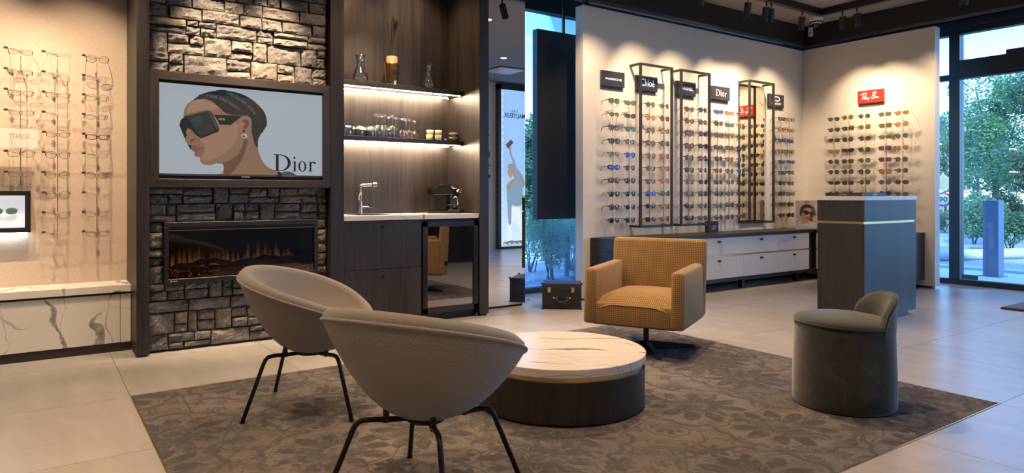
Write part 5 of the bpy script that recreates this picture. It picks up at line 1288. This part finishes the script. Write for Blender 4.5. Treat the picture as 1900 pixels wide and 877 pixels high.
# leaves
def foliage(name, blobs, n, size, cols, parent, rs, flat=.5):
    V = []; F = []
    for k in range(n):
        bx_, by, bz, rx, ry, rz = blobs[rs.randrange(len(blobs))]
        a = rs.uniform(0, 2*pi); c = rs.uniform(-1, 1); s_ = sqrt(1-c*c); r_ = rs.uniform(.55, 1.0)**.6
        p_ = Vector((bx_+rx*r_*s_*cos(a), by+ry*r_*s_*sin(a), bz+rz*r_*c))
        d = Vector((rs.gauss(0, 1), rs.gauss(0, 1), rs.gauss(0, flat))).normalized(); e = d.cross(Vector((rs.gauss(0, 1), rs.gauss(0, 1), rs.gauss(0, 1)))).normalized()
        L_ = size*rs.uniform(.6, 1.3); w = L_*.42; o_ = len(V)
        up = d.cross(e)*L_*.12
        V += [p_-d*L_*.5, p_+e*w*.5+up, p_+d*L_*.5, p_-e*w*.5+up]; F.append((o_, o_+1, o_+2, o_+3))
    m = MB(); m.v = [tuple(q) for q in V]; m.f = F
    return build(name, m, cols, parent)
def leafmat(name, c0, c1, c2):
    t = NT(name); n = t.noise(t.pos(), 1.1, 3); n2 = t.n('NewGeometry').outputs['Random Per Island']
    f = t.math('ADD', t.math('MULTIPLY', n, .5), t.math('MULTIPLY', n2, .5)); c = t.ramp(f, [(.25, c0), (.5, c1), (.78, c2)])
    t.set(col=c, rough=.6); tl_ = t.n('BsdfTranslucent'); t.L(c, tl_.inputs[0]); mx = t.n('MixShader'); mx.inputs[0].default_value = .35
    t.L(t.b.outputs[0], mx.inputs[1]); t.L(tl_.outputs[0], mx.inputs[2]); t.L(mx.outputs[0], t.out.inputs[0]); return t.m
LF1 = leafmat('leaf_green', (.06, .14, .065), (.11, .24, .10), (.22, .36, .15)); LF2 = leafmat('leaf_olive', (.06, .10, .04), (.13, .19, .07), (.28, .30, .11)); LF3 = leafmat('leaf_dark', (.04, .10, .06), (.075, .16, .085), (.15, .25, .12))
LF4 = leafmat('leaf_pale', (.10, .20, .10), (.19, .36, .16), (.36, .52, .26)); LF5 = leafmat('leaf_flowering', (.12, .22, .10), (.26, .36, .16), (.50, .40, .42))
BARK = plain('bark', (.06, .045, .035), .9)
def tree(x, y, h, rad, label, mat, n, size, rs, trunk=True):
    t = thing('tree', label, 'tree', (x, y, GZ-.05), 0, 'trees beyond the windows')
    blobs = []
    for k in range(14):
        a = rs.uniform(0, 2*pi); rr_ = rad*rs.uniform(.15, .68); z = h*rs.uniform(.34, .88); q = rad*rs.uniform(.32, .5)
        blobs.append((rr_*cos(a), rr_*sin(a), z, q, q, q*.8))
    foliage('crown', blobs, n, size, mat, t, rs)
    m = MB().tube([(0, 0, 0), (.05, .03, h*.3), (-.05, 0, h*.6)], [h*.022, h*.017, h*.008], 9)
    for k in range(6):
        b_ = blobs[k]; m.tube([(0, 0, h*.3+k*.05*h), (b_[0]*.5, b_[1]*.5, (h*.3+b_[2])/2), b_[:3]], [h*.010, h*.007, h*.003], 6)
    build('trunk', m, BARK, t, smooth=True)
def shrub(x, y, h, w, label, mat, n, size, rs):
    t = thing('shrub', label, 'shrub', (x, y, GZ), 0, 'shrubs outside the windows')
    blobs = [(rs.uniform(-.5, .5)*w, rs.uniform(-.5, .5)*w, h*rs.uniform(.3, .75), w*.38, w*.38, h*.25) for _ in range(8)]
    foliage('leaves', blobs, n, size, mat, t, rs)
    m = MB()
    for k in range(6): b_ = blobs[k]; m.tube([(rs.uniform(-.05, .05), rs.uniform(-.05, .05), -.02), b_[:3]], [.012, .004], 5)
    build('stems', m, BARK, t)
def at(u, d): return CAM*0+(FW+RT*((u-U0)/FPX))*d
def put_tree(u, d, *a): p_ = at(u, d); tree(p_.x, p_.y, *a)
def put_shrub(u, d, *a): p_ = at(u, d); shrub(p_.x, p_.y, *a)
put_tree(1848, 21.0, 5.3, 1.9, 'broad leafy tree behind the entrance door glass', LF1, 15000, .115, ro)
put_tree(1918, 16.5, 4.4, 1.15, 'dark leafy tree at the edge of the entrance glass', LF3, 7500, .10, ro)
put_tree(1752, 33.0, 5.2, 1.9, 'loose tree seen in the narrow glass by the cream wall', LF2, 8000, .13, ro)
put_tree(1040, 17.0, 3.4, 1.5, 'tree in the yard behind the centre window', LF2, 7000, .15, ro)
put_tree(970, 14.5, 3.0, .75, 'slim tree seen beside the mirror through the centre window', LF3, 5000, .12, ro)
put_tree(1815, 37.0, 4.6, 3.4, 'distant tree across the road', LF2, 5500, .2, ro)
put_tree(1935, 40.0, 5.0, 3.4, 'distant tall tree across the road', LF1, 5500, .2, ro)
put_shrub(1806, 16.5, 1.3, .85, 'rounded shrub behind the gravel bed near the door mullion', LF1, 5000, .085, ro)
put_shrub(1843, 17.9, 1.25, 1.0, 'rounded shrub behind the grey bollard', LF2, 5000, .09, ro)
put_shrub(1874, 14.6, .95, .5, 'small conical shrub at the gravel edge beside the road', LF3, 2500, .07, ro)
put_shrub(1752, 21.5, .72, .8, 'shrub below the round road sign', LF2, 3500, .085, ro)
put_shrub(1022, 9.5, 1.15, .44, 'leafy bush close behind the centre window beside the case', LF4, 6500, .042, ro)
put_shrub(1060, 10.6, 1.1, .42, 'narrow leafy bush behind the centre window by the cream wall', LF4, 4200, .042, ro)
put_shrub(984, 10.4, 1.0, .42, 'loose bush behind the centre window beside the mirror', LF4, 2600, .042, ro)
put_shrub(1085, 13.6, 1.4, .9, 'flowering bush at the back of the yard', LF5, 6000, .06, ro)
put_shrub(1000, 20.5, 1.5, 1.0, 'second bush at the back of the yard', LF4, 5000, .06, ro)
def bollard(x, y, w, h, label, mat):
    t = thing('bollard', label, 'bollard', (x, y, GZ))
    build('post', MB().box((-w/2, -w/2, 0), (w/2, w/2, h)), mat, t, bevel=.006)
    build('base_plate', MB().box((-w*.7, -w*.7, 0), (w*.7, w*.7, .012)), mat, t)
BOLM = plain('bollard_grey', (.20, .23, .27), .55)
p_ = gz(1843, 512, GZ); bollard(p_.x, p_.y, .20, 1.10, 'square grey bollard on the paving outside the door', BOLM)
p_ = gz(1052, 513, GZ); bollard(p_.x, p_.y, .055, .60, 'thin dark post behind the centre window', plain('post_dark', (.05, .06, .08), .6))
sp = at(1750, 27.0); t = thing('road_sign', 'round white speed sign with red ring under a diamond sign on a pole', 'road sign', (sp.x, sp.y, GZ-.05))
nrm_ = Vector((-sp.x, -sp.y, 0)).normalized(); ang = atan2(nrm_.y, nrm_.x)+pi/2; t.rotation_euler = (0, 0, ang)
build('pole', MB().cyl((0, .03, 0), (0, .03, 2.1), .035, 10), plain('sign_pole', (.45, .45, .45), .5), t)
def disc(r, y0, y1, z): return MB().cyl((0, y0, z), (0, y1, z), r, 32)
zc = 1.15-9.5/1264*27+.09; zd = 1.15+21/1264*27+.09
SGW = plain('sign_sheeting', (.30, .31, .33), .6)
rp = build('speed_plate', disc(.29, -.012, .012, zc), plain('sign_ring_red', (.28, .015, .015), .6), t); build('speed_field', disc(.215, -.015, -.012, zc), SGW, rp)
m = txt('90', .29, .21, .03); m.v = [(q[0]-.145, -.0165, zc-.105+q[2]) for q in m.v]; build('speed_number', m, BLACK, rp)
def dia(r, y): return MB().prism([(r, y, zd), (0, y, zd+r), (-r, y, zd), (0, y, zd-r)], (0, .012, 0))
dp = build('diamond_plate', dia(.38, -.012), SGW, t, fixn=True); build('diamond_field', dia(.27, -.0245), plain('diamond_yellow', (.30, .25, .13), .5), dp, fixn=True)
